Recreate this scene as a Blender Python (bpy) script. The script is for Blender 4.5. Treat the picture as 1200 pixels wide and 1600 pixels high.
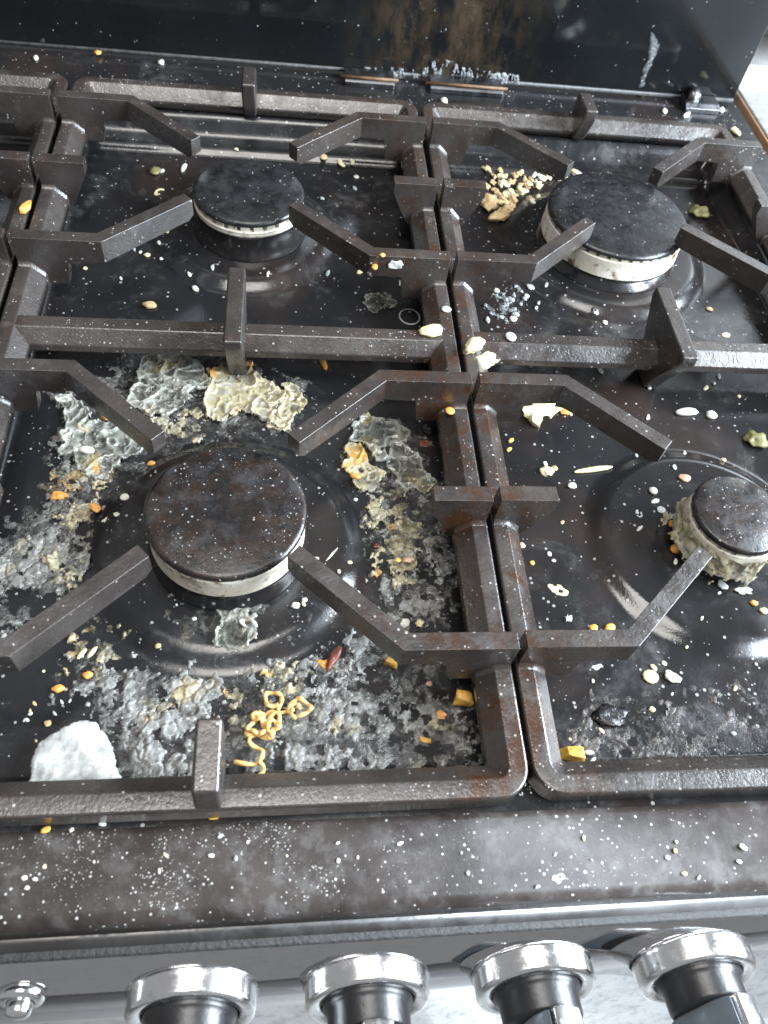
import bpy, bmesh, math, random
import numpy as np
from mathutils import Matrix, Vector

for o in list(bpy.data.objects): bpy.data.objects.remove(o)
scene = bpy.context.scene
COL = scene.collection

# =====================================================================  camera, world, light, exposure
cam_d = bpy.data.cameras.new('camera'); cam = bpy.data.objects.new('camera', cam_d); COL.objects.link(cam)
cam_d.sensor_fit = 'VERTICAL'; cam_d.sensor_height = 24.0; cam_d.sensor_width = 18.0; cam_d.lens = 18.3213
cam_d.clip_start = 0.01; cam_d.clip_end = 50.0
_r = Vector((0.99179, -0.06629, 0.10938)); _u = Vector((-0.00767, 0.82281, 0.56827)); _f = Vector((0.12767, 0.56444, -0.81554))
cam.matrix_world = Matrix(((_r.x, _u.x, -_f.x, 0.15807), (_r.y, _u.y, -_f.y, -0.08026), (_r.z, _u.z, -_f.z, 0.31354), (0, 0, 0, 1)))
scene.camera = cam
cam_d.dof.use_dof = True; cam_d.dof.focus_distance = 0.42; cam_d.dof.aperture_fstop = 9.0
world = bpy.data.worlds.new('World'); scene.world = world; world.use_nodes = True
bg = world.node_tree.nodes['Background']; bg.inputs[0].default_value = (0.96, 0.97, 1.0, 1); bg.inputs[1].default_value = 0.30

def area(name, loc, target, sx, sy, power, col):
    d = bpy.data.lights.new(name, 'AREA'); d.shape = 'RECTANGLE'; d.size = sx; d.size_y = sy; d.energy = power; d.color = col
    o = bpy.data.objects.new(name, d); COL.objects.link(o); o.location = loc
    o.rotation_euler = (Vector(target) - Vector(loc)).to_track_quat('-Z', 'Y').to_euler()
    return o
# two panes of the kitchen window to the right of the cook, and the pale ceiling above the hob
area('window_light', (1.45, 0.30, 0.62), (0.15, 0.2, 0.0), 0.55, 0.8, 62, (0.80, 0.90, 1.0))
area('window_light', (1.45, -0.38, 0.62), (0.15, 0.2, 0.0), 0.55, 0.8, 62, (0.80, 0.90, 1.0))
area('ceiling_light', (0.08, -0.12, 1.75), (0.10, 0.0, 0.0), 0.85, 0.95, 27, (1.0, 0.97, 0.93))
scene.view_settings.view_transform = 'Standard'; scene.view_settings.look = 'None'
scene.view_settings.exposure = 0.2; scene.view_settings.gamma = 1.0; scene.view_settings.use_curve_mapping = False
scene.cycles.max_bounces = 6; scene.cycles.transparent_max_bounces = 5

# =====================================================================  helpers
def tag(o, label, cat, group=None, kind=None):
    if label: o['label'] = label
    if cat: o['category'] = cat
    if group: o['group'] = group
    if kind: o['kind'] = kind
    return o
def empty(name, loc, label=None, cat=None, group=None):
    o = bpy.data.objects.new(name, None); COL.objects.link(o); o.location = loc; o.empty_display_size = 0.02
    return tag(o, label, cat, group)
def link(name, me, mat, parent=None, loc=None):
    o = bpy.data.objects.new(name, me); COL.objects.link(o)
    if mat is not None:
        if len(me.materials) == 0: me.materials.append(mat)
        elif me.materials[0] is not mat:
            o.material_slots[0].link = 'OBJECT'; o.material_slots[0].material = mat
    if parent is not None: o.parent = parent
    if loc is not None: o.location = loc
    return o
def mesh(name, verts, faces, smooth=True):
    me = bpy.data.meshes.new(name); me.from_pydata([tuple(v) for v in verts], [], [tuple(f) for f in faces]); me.update()
    bm = bmesh.new(); bm.from_mesh(me); bmesh.ops.recalc_face_normals(bm, faces=bm.faces); bm.to_mesh(me); bm.free()
    me.polygons.foreach_set('use_smooth', [smooth] * len(me.polygons))
    return me
def bevel(o, w, seg=2, ang=30):
    m = o.modifiers.new('edge', 'BEVEL'); m.width = w; m.segments = seg; m.limit_method = 'ANGLE'; m.angle_limit = math.radians(ang)
    m.harden_normals = True; m.use_clamp_overlap = True
def prism(name, outline, axis, lo, hi):
    """closed outline [(a,b)..] extruded along axis 'x','y' or 'z' from lo to hi"""
    def P(a, b, c): return {'x': (c, a, b), 'y': (a, c, b), 'z': (a, b, c)}[axis]
    n = len(outline); v = [P(a, b, lo) for a, b in outline] + [P(a, b, hi) for a, b in outline]
    f = [tuple(range(n))[::-1], tuple(range(n, 2 * n))] + [(i, (i + 1) % n, n + (i + 1) % n, n + i) for i in range(n)]
    return mesh(name, v, f)
def box(name, x0, x1, y0, y1, z0, z1):
    return prism(name, [(x0, y0), (x1, y0), (x1, y1), (x0, y1)], 'z', z0, z1)
def lathe(name, prof, n=72, axis_m=None, wob=0.0, seed=0):
    """profile [(r,z)..] turned round z; r=0 ends are closed"""
    rnd = random.Random(seed); ph = [rnd.uniform(0, 6.28) for _ in range(3)]
    v, f, rings = [], [], []
    for (r, z) in prof:
        if r < 1e-6: rings.append([len(v)]); v.append((0, 0, z))
        else:
            ring = []
            for i in range(n):
                a = 2 * math.pi * i / n; rr = r * (1 + wob * (math.sin(3 * a + ph[0]) + math.sin(7 * a + ph[1])))
                ring.append(len(v)); v.append((rr * math.cos(a), rr * math.sin(a), z))
            rings.append(ring)
    for a, b in zip(rings, rings[1:]):
        for i in range(n):
            j = (i + 1) % n
            if len(a) == 1 and len(b) == 1: continue
            if len(a) == 1: f.append((a[0], b[i], b[j]))
            elif len(b) == 1: f.append((a[i], a[j], b[0]))
            else: f.append((a[i], a[j], b[j], b[i]))
    if axis_m is not None: v = [tuple(axis_m @ Vector(p)) for p in v]
    return mesh(name, v, f)
def tube(name, pts, rad, n=7, closed=False):
    pts = [Vector(p) for p in pts]; v, f = [], []; m = len(pts); prev = None
    for i, p in enumerate(pts):
        t = (pts[(i + 1) % m] - pts[i - 1]) if closed or 0 < i < m - 1 else (pts[1] - pts[0] if i == 0 else pts[-1] - pts[-2])
        t.normalize(); up = Vector((0, 0, 1)) if abs(t.z) < 0.9 else Vector((1, 0, 0))
        s = t.cross(up).normalized(); w = s.cross(t)
        r = rad[i] if isinstance(rad, (list, tuple)) else rad
        for k in range(n):
            a = 2 * math.pi * k / n; v.append(p + s * (r * math.cos(a)) + w * (r * math.sin(a)))
    for i in range(m if closed else m - 1):
        for k in range(n):
            a, b = i * n, ((i + 1) % m) * n; k2 = (k + 1) % n
            f.append((a + k, a + k2, b + k2, b + k))
    if not closed: f += [tuple(range(n))[::-1], tuple(range((m - 1) * n, m * n))]
    return v, f

# ---- numpy noise
_T = np.random.RandomState(7).rand(4096)
def _h(i, j, s): return _T[(i * 157 + j * 911 + s * 2713) & 4095]
def vnoise(x, y, s=0):
    xi = np.floor(x).astype(int); yi = np.floor(y).astype(int); fx = x - xi; fy = y - yi
    fx = fx * fx * (3 - 2 * fx); fy = fy * fy * (3 - 2 * fy)
    return (_h(xi, yi, s) * (1 - fx) + _h(xi + 1, yi, s) * fx) * (1 - fy) + (_h(xi, yi + 1, s) * (1 - fx) + _h(xi + 1, yi + 1, s) * fx) * fy
def fbm(x, y, s=0, o=4):
    t = 0; a = 0.5; n = 0
    for k in range(o): t = t + a * vnoise(x * 2 ** k + 17.3 * k, y * 2 ** k - 9.1 * k, s + k); n += a; a *= 0.55
    return t / n
def worley(x, y, s=0):
    xi = np.floor(x).astype(int); yi = np.floor(y).astype(int); d = np.full(x.shape, 9.0)
    for i in (-1, 0, 1):
        for j in (-1, 0, 1):
            px = xi + i + _h(xi + i, yi + j, s); py = yi + j + _h(xi + i, yi + j, s + 5)
            d = np.minimum(d, np.hypot(px - x, py - y))
    return d

def flakes(x, y, s=0):
    """broken-up cells: distance to the crack between two flakes, and a random number for each flake"""
    xi = np.floor(x).astype(int); yi = np.floor(y).astype(int); d1 = np.full(x.shape, 9.0); d2 = d1.copy(); rid = np.zeros(x.shape)
    for i in (-1, 0, 1):
        for j in (-1, 0, 1):
            hx = _h(xi + i, yi + j, s); hy = _h(xi + i, yi + j, s + 5); d = np.hypot(xi + i + hx - x, yi + j + hy - y)
            near = d < d1; d2 = np.where(near, d1, np.minimum(d2, d)); rid = np.where(near, (hx * 7.31 + hy * 3.77) % 1.0, rid); d1 = np.where(near, d, d1)
    return d2 - d1, rid

# =====================================================================  materials (all procedural, in world-space metres)
class Mat:
    def __init__(s, name):
        s.m = bpy.data.materials.new(name); s.m.use_nodes = True; s.t = s.m.node_tree; s.b = s.t.nodes['Principled BSDF']
        s.out = s.t.nodes['Material Output']; s.pos = s.t.nodes.new('ShaderNodeNewGeometry').outputs['Position']
    def N(s, kind, **kw):
        n = s.t.nodes.new(kind)
        for k, v in kw.items(): setattr(n, k, v)
        return n
    def L(s, a, b): s.t.links.new(a, b)
    def noise(s, scale, detail=4, rough=0.6, vec=None, dist=0.0):
        n = s.N('ShaderNodeTexNoise'); n.inputs['Scale'].default_value = scale; n.inputs['Detail'].default_value = detail
        n.inputs['Roughness'].default_value = rough; n.inputs['Distortion'].default_value = dist; s.L(vec or s.pos, n.inputs['Vector']); return n.outputs['Fac']
    def ramp(s, fac, lo, hi, a=0.0, b=1.0):
        n = s.N('ShaderNodeMapRange'); n.clamp = True; s.L(fac, n.inputs['Value'])
        for k, v in zip(('From Min', 'From Max', 'To Min', 'To Max'), (lo, hi, a, b)): n.inputs[k].default_value = v
        return n.outputs['Result']
    def math(s, op, a, b):
        n = s.N('ShaderNodeMath', operation=op)
        for i, v in enumerate((a, b)):
            if isinstance(v, (int, float)): n.inputs[i].default_value = v
            else: s.L(v, n.inputs[i])
        return n.outputs[0]
    def mix(s, fac, a, b):
        n = s.N('ShaderNodeMix', data_type='RGBA')
        if isinstance(fac, (int, float)): n.inputs[0].default_value = fac
        else: s.L(fac, n.inputs[0])
        for i, v in ((6, a), (7, b)):
            if isinstance(v, tuple): n.inputs[i].default_value = v + (1,)
            else: s.L(v, n.inputs[i])
        return n.outputs[2]
    def dots(s, scale, size, share):
        """little round marks: 1 inside a dot, 0 outside"""
        v = s.N('ShaderNodeTexVoronoi'); v.inputs['Scale'].default_value = scale; s.L(s.pos, v.inputs['Vector'])
        sep = s.N('ShaderNodeSeparateColor'); s.L(v.outputs['Color'], sep.inputs[0])
        pick = s.math('LESS_THAN', sep.outputs[0], share); rad = s.math('MULTIPLY', sep.outputs[1], size)
        return s.math('MULTIPLY', pick, s.math('LESS_THAN', v.outputs['Distance'], rad))
    def set(s, **kw):
        for k, v in kw.items():
            i = s.b.inputs[k.replace('_', ' ')]
            if isinstance(v, (int, float)): i.default_value = v
            elif isinstance(v, tuple): i.default_value = v + (1,) if len(v) == 3 and len(i.default_value) == 4 else v
            else: s.L(v, i)
        return s
    def bump(s, h, strength, dist):
        n = s.N('ShaderNodeBump'); n.inputs['Strength'].default_value = strength; n.inputs['Distance'].default_value = dist
        s.L(h, n.inputs['Height']); s.L(n.outputs[0], s.b.inputs['Normal'])
    def zpos(s):
        x = s.N('ShaderNodeSeparateXYZ'); s.L(s.pos, x.inputs[0]); return x.outputs

def m_cast_iron():
    k = Mat('cast_iron'); p = k.zpos()
    big = k.noise(22, 5); fine = k.noise(650, 3); mid = k.noise(130, 5, 0.7)
    rust = k.ramp(k.noise(30, 6, 0.72), 0.55, 0.70); film = k.ramp(k.noise(60, 5, 0.7), 0.56, 0.74)
    c = k.mix(k.ramp(big, 0.3, 0.7), (0.019, 0.0155, 0.0145), (0.046, 0.039, 0.035))
    c = k.mix(k.math('MULTIPLY', rust, 0.8), c, (0.043, 0.025, 0.017))
    # brown baked grease collects on the two rails that meet between the burners
    side = k.math('MULTIPLY', k.ramp(k.math('ABSOLUTE', k.math('SUBTRACT', p[0], 0.248), 0.0), 0.015, 0.05, 1.0, 0.0), k.ramp(p[1], 0.20, 0.42, 1.0, 0.45))
    grease = k.math('MULTIPLY', side, k.ramp(k.noise(48, 5, 0.7), 0.46, 0.60))
    c = k.mix(grease, c, (0.040, 0.018, 0.009))
    c = k.mix(k.math('MULTIPLY', film, 0.35), c, (0.11, 0.11, 0.115))
    c = k.mix(k.math('MULTIPLY', k.dots(620, 0.42, 0.08), 0.6), c, (0.45, 0.44, 0.42))
    r = k.ramp(k.math('ADD', k.math('MULTIPLY', mid, 0.6), k.math('MULTIPLY', k.noise(45, 4), 0.4)), 0.36, 0.64, 0.18, 0.42)
    k.set(Base_Color=c, Roughness=k.math('SUBTRACT', r, k.math('MULTIPLY', grease, 0.1)), Specular_IOR_Level=0.85)
    k.bump(k.math('ADD', k.math('MULTIPLY', fine, 0.6), k.math('MULTIPLY', mid, 0.9)), 0.55, 0.0006)
    return k.m
def m_enamel():
    k = Mat('black_enamel')
    g = k.noise(30, 5, 0.65); mid = k.noise(140, 5, 0.7); fine = k.noise(900, 3)
    smear = k.ramp(k.noise(18, 7, 0.72, dist=0.6), 0.53, 0.72); brown = k.ramp(k.noise(12, 4), 0.52, 0.70)
    c = k.mix(k.math('MULTIPLY', brown, 0.7), (0.012, 0.012, 0.013), (0.030, 0.020, 0.016))
    c = k.mix(k.math('MULTIPLY', k.math('MULTIPLY', smear, k.ramp(mid, 0.40, 0.62)), 0.55), c, (0.11, 0.11, 0.108))
    c = k.mix(k.math('MULTIPLY', k.dots(430, 0.40, 0.09), 0.6), c, (0.42, 0.41, 0.40))
    k.set(Base_Color=c, Roughness=k.ramp(k.math('ADD', g, k.math('MULTIPLY', smear, 0.3)), 0.35, 0.85, 0.09, 0.36), Specular_IOR_Level=0.6)
    k.bump(k.math('ADD', k.math('MULTIPLY', fine, 0.25), k.math('MULTIPLY', mid, 0.6)), 0.28, 0.0006)
    return k.m
def m_apron():
    k = Mat('greasy_apron_enamel')
    mid = k.noise(130, 5, 0.7); fine = k.noise(1000, 3)
    smear = k.ramp(k.noise(20, 6, 0.7, dist=0.5), 0.42, 0.66)
    c = k.mix(smear, (0.023, 0.0185, 0.017), (0.048, 0.041, 0.038))
    c = k.mix(k.math('MULTIPLY', k.math('MULTIPLY', smear, k.ramp(mid, 0.48, 0.6)), 0.5), c, (0.11, 0.108, 0.105))
    c = k.mix(k.math('MULTIPLY', k.dots(650, 0.40, 0.13), 0.6), c, (0.5, 0.5, 0.5))
    k.set(Base_Color=c, Roughness=k.ramp(mid, 0.3, 0.7, 0.30, 0.44), Specular_IOR_Level=0.10)
    k.bump(k.math('ADD', k.math('MULTIPLY', fine, 0.4), mid), 0.35, 0.0005)
    return k.m
def m_cap(name, burnt):
    k = Mat(name)
    n = k.noise(95, 6, 0.75); fine = k.noise(800, 3); mid = k.noise(220, 5, 0.7)
    c = k.mix(k.ramp(n, 0.42, 0.62), (0.007, 0.0065, 0.007), (0.020, 0.0115, 0.008) if burnt else (0.019, 0.020, 0.0215))
    c = k.mix(k.math('MULTIPLY', k.ramp(k.noise(70, 7, 0.78), 0.48, 0.66), 0.30 if burnt else 0.16), c, (0.085, 0.087, 0.092))
    c = k.mix(k.math('MULTIPLY', k.dots(700, 0.42, 0.12 if burnt else 0.06), 0.55), c, (0.4, 0.4, 0.4))
    k.set(Base_Color=c, Roughness=k.ramp(mid, 0.3, 0.7, 0.20, 0.42))
    k.bump(k.math('ADD', k.math('MULTIPLY', fine, 0.5), mid), 0.4, 0.0005)
    return k.m
def m_crown():
    k = Mat('oxidised_aluminium')
    n = k.noise(60, 6, 0.75); c = k.mix(k.ramp(n, 0.35, 0.6), (0.78, 0.76, 0.70), (0.62, 0.57, 0.46))
    c = k.mix(k.ramp(k.noise(85, 6, 0.78), 0.53, 0.64), c, (0.13, 0.06, 0.022))
    c = k.mix(k.math('MULTIPLY', k.ramp(k.noise(300, 5, 0.8), 0.60, 0.68), 0.8), c, (0.06, 0.035, 0.02))
    k.set(Base_Color=c, Roughness=0.5, Metallic=0.15); k.bump(k.noise(260, 5), 0.5, 0.0006); return k.m
def m_steel(name, base, rough, scratch=0.1):
    k = Mat(name); n = k.noise(40, 5, 0.7)
    grime = k.math('MULTIPLY', k.ramp(k.noise(170, 6, 0.75), 0.50, 0.68), 0.3 if name == 'polished_panel' else 1.0)
    k.set(Base_Color=k.mix(k.math('MULTIPLY', grime, 0.55), base, tuple(v * 0.35 for v in base)), Metallic=1.0, Roughness=k.math('ADD', k.ramp(n, 0.35, 0.75, rough, rough + scratch), k.math('MULTIPLY', grime, 0.22))); k.bump(k.noise(160, 4), 0.04, 0.0004); return k.m
def m_plain(name, col, rough, var=0.25, scale=120, bump=0.2, bscale=400, sub=0.0, metallic=0.0):
    k = Mat(name); n = k.noise(scale, 5, 0.65)
    dark = tuple(max(0, v * (1 - var)) for v in col); lite = tuple(min(1, v * (1 + var)) for v in col)
    k.set(Base_Color=k.mix(k.ramp(n, 0.3, 0.7), dark, lite), Roughness=rough, Metallic=metallic)
    if sub: k.set(Subsurface_Weight=sub, Subsurface_Scale=0.004, Subsurface_Radius=(1.0, 0.7, 0.4))
    if bump: k.bump(k.noise(bscale, 4), bump, 0.0008)
    return k.m
def m_lid():
    k = Mat('black_glass'); p = k.zpos()
    # burnt-on brown grease stain in the middle of the glass and streaks that run down it
    dx = k.math('ABSOLUTE', k.math('SUBTRACT', p[0], 0.286), 0.0); near = k.ramp(dx, 0.03, 0.085, 1.0, 0.0)
    mp = k.N('ShaderNodeMapping'); mp.inputs['Scale'].default_value = (60, 60, 22); k.L(k.pos, mp.inputs['Vector'])
    streak = k.noise(1.0, 6, 0.7, vec=mp.outputs[0]); stain = k.math('MULTIPLY', near, k.ramp(streak, 0.42, 0.62))
    haze = k.ramp(k.noise(9, 5), 0.45, 0.7)
    c = k.mix(k.math('MULTIPLY', haze, 0.4), (0.006, 0.0068, 0.0074), (0.014, 0.0165, 0.018))
    c = k.mix(k.math('MULTIPLY', stain, 0.9), c, (0.040, 0.026, 0.014))
    c = k.mix(k.math('MULTIPLY', k.math('MULTIPLY', near, k.ramp(k.noise(140, 5, 0.8), 0.60, 0.70)), 0.4), c, (0.11, 0.095, 0.07))
    c = k.mix(k.math('MULTIPLY', k.dots(300, 0.22, 0.03), 0.4), c, (0.3, 0.3, 0.3))
    k.set(Base_Color=c, Roughness=k.math('ADD', k.ramp(haze, 0, 1, 0.05, 0.14), k.math('MULTIPLY', stain, 0.35)))
    k.bump(k.noise(300, 4), 0.05, 0.0005); return k.m
def m_crust(name, a, b, c3, rough, bscale, bstr, thin=0.0011, yel=0.6):
    """cooked-on food: every flake has its own tone between a and b, c3 in spots; where the layer is very thin the black enamel shows through"""
    k = Mat(name); n = k.noise(130, 6, 0.75); f = k.noise(bscale, 5, 0.75)
    tn = k.N('ShaderNodeAttribute'); tn.attribute_name = 'tone'
    t = k.math('ADD', k.math('MULTIPLY', tn.outputs['Fac'], 0.5), k.math('MULTIPLY', k.ramp(n, 0.3, 0.68), 0.55))
    col = k.mix(t, a, b)
    col = k.mix(k.ramp(k.noise(48, 4, 0.6), yel, yel + 0.12), col, c3)
    col = k.mix(k.math('MULTIPLY', k.ramp(k.noise(300, 4, 0.7), 0.58, 0.66), 0.5 if name != 'baked_brown_residue' else 0.12), col, (0.62, 0.62, 0.59))
    col = k.mix(k.math('MULTIPLY', k.ramp(k.noise(190, 5, 0.75), 0.36, 0.42, 1.0, 0.0), 0.22 if name == 'dried_egg' else 0.5), col, (0.03, 0.028, 0.025))
    if name == 'dried_egg': col = k.mix(k.math('MULTIPLY', k.ramp(k.noise(85, 5, 0.7), 0.50, 0.62), 0.75), col, (0.26, 0.265, 0.24))
    k.set(Base_Color=col, Roughness=k.ramp(f, 0.3, 0.7, rough * 0.6, rough * 1.2), Specular_IOR_Level=0.7); k.bump(f, bstr, 0.0008)
    at = k.N('ShaderNodeAttribute'); at.attribute_name = 'thick'
    k.set(Alpha=k.ramp(k.math('ADD', at.outputs['Fac'], k.math('MULTIPLY', k.math('SUBTRACT', f, 0.5), thin * 1.6)), thin * 0.10, thin, 0.0, 0.97))
    return k.m

IRON = m_cast_iron(); ENAMEL = m_enamel(); APRON = m_apron(); LID = m_lid(); CROWN = m_crown()
CAP_BURNT = m_cap('burnt_cap_enamel', True); CAP = m_cap('matt_cap_enamel', False)
CHROME = m_steel('chrome', (0.86, 0.86, 0.86), 0.12, 0.14); PANEL = m_steel('polished_panel', (0.56, 0.56, 0.57), 0.03, 0.07)
TRIM = m_steel('trim_steel', (0.15, 0.147, 0.145), 0.28, 0.2); DARKMETAL = m_steel('sooty_metal', (0.16, 0.16, 0.17), 0.25, 0.3)
RUBBER = m_plain('black_knob_plastic', (0.014, 0.014, 0.015), 0.33, 0.3, 80, 0.15, 500)
GREYFACE = m_plain('grey_grip_insert', (0.10, 0.12, 0.14), 0.25, 0.2, 60, 0.05)
BRASS = m_plain('tarnished_brass', (0.10, 0.05, 0.02), 0.6, 0.6, 120, 0.5, 400)
SEAM = m_plain('dirty_seam', (0.02, 0.02, 0.02), 0.6, 0.6, 400, 0.8, 600)
JELLY = m_crust('dried_grease_sheet', (0.045, 0.046, 0.038), (0.36, 0.37, 0.33), (0.36, 0.30, 0.15), 0.11, 220, 0.22, 0.0019, 0.58)
EGG = m_crust('dried_egg', (0.14, 0.12, 0.065), (0.50, 0.45, 0.29), (0.55, 0.30, 0.07), 0.20, 260, 0.40, 0.0013, 0.55)
ASH = m_crust('grey_food_ash', (0.028, 0.027, 0.025), (0.28, 0.285, 0.27), (0.36, 0.31, 0.18), 0.26, 420, 0.7, 0.0009, 0.58)
FILM = m_crust('speckled_grease_film', (0.022, 0.020, 0.018), (0.17, 0.17, 0.16), (0.17, 0.135, 0.075), 0.26, 500, 0.8, 0.0010, 0.58)
BROWNCRUST = m_crust('baked_brown_residue', (0.016, 0.010, 0.007), (0.042, 0.029, 0.021), (0.075, 0.06, 0.048), 0.40, 420, 0.5, 0.0006, 0.62)
LIME = m_crust('white_lime_crust', (0.07, 0.075, 0.08), (0.34, 0.36, 0.37), (0.20, 0.21, 0.21), 0.40, 600, 0.8, 0.0009, 0.66)
FOOD = {'white': m_plain('white_crumb', (0.56, 0.55, 0.50), 0.5, 0.15, 300, 0.4, 500, 0.2),
        'pale': m_plain('pale_yellow_crumb', (0.62, 0.55, 0.33), 0.5, 0.18, 250, 0.4, 500, 0.2),
        'yellow': m_plain('yellow_crumb', (0.66, 0.38, 0.075), 0.42, 0.45, 170, 0.35, 420, 0.2),
        'orange': m_plain('orange_crumb', (0.66, 0.30, 0.07), 0.42, 0.25, 220, 0.4, 420, 0.15),
        'tan': m_plain('tan_crumb', (0.46, 0.33, 0.17), 0.55, 0.3, 260, 0.5, 500, 0.1),
        'olive': m_plain('olive_crumb', (0.16, 0.15, 0.06), 0.45, 0.4, 220, 0.5, 420),
        'grey': m_plain('grey_flake', (0.33, 0.35, 0.35), 0.35, 0.35, 220, 0.5, 500),
        'pink': m_plain('pink_crumb', (0.58, 0.33, 0.24), 0.5, 0.25, 220, 0.4, 500, 0.15),
        'red': m_plain('dark_red_scrap', (0.13, 0.035, 0.02), 0.35, 0.6, 160, 0.7, 300),
        'char': m_plain('charred_lump', (0.012, 0.011, 0.014), 0.25, 0.5, 160, 0.8, 300),
        'noodle': m_plain('fried_noodle', (0.66, 0.41, 0.15), 0.45, 0.22, 160, 0.25, 500, 0.2),
        'flake': m_plain('white_scrap', (0.42, 0.43, 0.42), 0.42, 0.55, 95, 0.5, 300, 0.15),
        'dust': m_plain('grease_speck', (0.24, 0.24, 0.23), 0.40, 0.9, 700, 0.0),
        'bead': m_steel('steel_bead', (0.7, 0.7, 0.72), 0.1, 0.1)}

# ---- hob plate height: flat rim, one sunken bay under each pan support, a raised round step under each burner
GX = [-0.1283, 0.1305, 0.3893]          # centre lines of the three pan supports
RIM, FLOOR, RIDGE = -0.014, -0.030, -0.019
BURN = [(0.1305, 0.1355, 0.071, 'large'), (0.1305, 0.392, 0.066, 'medium'),
        (0.3893, 0.392, 0.078, 'wok'), (0.3893, 0.1355, 0.070, 'small')]
def sstep(a, b, t):
    t = np.clip((t - a) / (b - a), 0, 1)
    return t * t * (3 - 2 * t)
def hob_z(x, y):
    x = np.asarray(x, float); y = np.asarray(y, float)
    z = np.full(np.broadcast(x, y).shape, RIM)
    # distance inside the whole sunken area
    inx = np.minimum(x - (GX[0] - 0.121), (GX[2] + 0.121) - x)
    iny = np.minimum(y - 0.010, 0.513 - y)
    ins = np.minimum(inx, iny)
    z = z + (FLOOR - RIM) * sstep(0.0, 0.012, ins)
    # second small step near the back wall
    z = z + 0.004 * sstep(0.482, 0.488, y) * sstep(0.0, 0.012, ins) * (1 - sstep(0.505, 0.513, y))
    for k in (0, 1):
        rx = (GX[k] + GX[k + 1]) / 2
        z = np.maximum(z, np.where(ins > 0.006, FLOOR + (RIDGE - FLOOR) * (1 - sstep(0.005, 0.012, np.abs(x - rx))), z))
    for (bx, by, r, kind) in BURN:
        d = np.hypot(x - bx, y - by)
        z = z + 0.0052 * (1 - sstep(r - 0.014, r, d))
    return z

# =====================================================================  the setting right of and under the cooker
floor = link('floor', box('floor', -1.6, 2.0, -2.2, 1.0, -0.93, -0.91), None)
kf = Mat('floor_tile'); ck = kf.N('ShaderNodeTexChecker'); ck.inputs['Scale'].default_value = 2.6; kf.L(kf.pos, ck.inputs['Vector'])
ck.inputs['Color1'].default_value = (0.30, 0.30, 0.29, 1); ck.inputs['Color2'].default_value = (0.22, 0.22, 0.215, 1)
kf.set(Base_Color=kf.mix(kf.ramp(kf.noise(14, 5), 0.3, 0.7, 0.0, 0.35), ck.outputs['Color'], (0.25, 0.25, 0.25)), Roughness=0.35)
floor.data.materials.append(kf.m); floor['kind'] = 'structure'
WORK = m_plain('mottled_grey_worktop', (0.20, 0.205, 0.20), 0.30, 0.25, 140, 0.1, 400)
wt = link('worktop', box('worktop', 0.566, 1.10, 0.20, 0.622, -0.05, -0.013), WORK); wt['kind'] = 'structure'; bevel(wt, 0.002)
es = link('edge_strip', box('edge_strip', 0.5632, 0.5655, 0.20, 0.622, -0.05, -0.0142), m_plain('brown_edge_strip', (0.24, 0.13, 0.06), 0.5, 0.4, 90), wt)
up = link('white_upstand', box('white_upstand', 0.562, 1.10, 0.625, 0.652, -0.05, -0.006), m_plain('white_paint', (0.60, 0.60, 0.58), 0.4, 0.05)); up['kind'] = 'structure'; bevel(up, 0.002)
sl = link('grey_sill', box('grey_sill', 0.562, 1.10, 0.655, 0.716, -0.05, -0.008), m_plain('grey_sill_stone', (0.40, 0.405, 0.41), 0.35, 0.15)); sl['kind'] = 'structure'
wl = link('wall', box('wall', 0.562, 1.10, 0.720, 0.76, -0.05, 0.40), m_plain('white_wall', (0.62, 0.62, 0.61), 0.5, 0.06, 30)); wl['kind'] = 'structure'

# =====================================================================  the cooker: hob plate, front edge, panel, knobs, raised glass lid
HX0, HX1, HY1 = -0.42, 0.556, 0.620
cooker = empty('gas_cooker', (0.13, 0.25, -0.9), 'black gas cooker with greasy hob, raised dark glass lid and mirror control panel', 'cooker')
def cpart(name, me, mat, parent=None):
    o = link(name, me, mat, parent or cooker)
    if parent is None: o.matrix_parent_inverse = Matrix.Translation((-0.13, -0.25, 0.9))
    return o
nx, ny = 620, 410
gx = np.linspace(HX0, HX1, nx); gy = np.linspace(-0.030, HY1, ny); XX, YY = np.meshgrid(gx, gy)
ZZ = hob_z(XX, YY) + 0.0006 * (fbm(XX * 18, YY * 18, 3, 3) - 0.5)
idx = np.arange(nx * ny).reshape(ny, nx)
quads = np.stack([idx[:-1, :-1], idx[:-1, 1:], idx[1:, 1:], idx[1:, :-1]], -1).reshape(-1, 4)
me = bpy.data.meshes.new('hob_plate'); me.from_pydata(np.stack([XX, YY, ZZ], -1).reshape(-1, 3).tolist(), [], quads.tolist()); me.update()
me.polygons.foreach_set('use_smooth', [True] * len(me.polygons))
cpart('hob_plate', me, ENAMEL)
# rounded front edge, swept in x
prof = [(-0.0299, -0.01385)] + [(-0.0310 - 0.0062 * math.sin(a), -0.0202 + 0.0062 * math.cos(a)) for a in np.linspace(0, math.pi / 2, 9)] + [(-0.0376, -0.030), (-0.030, -0.0305), (-0.0299, -0.02)]
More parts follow.
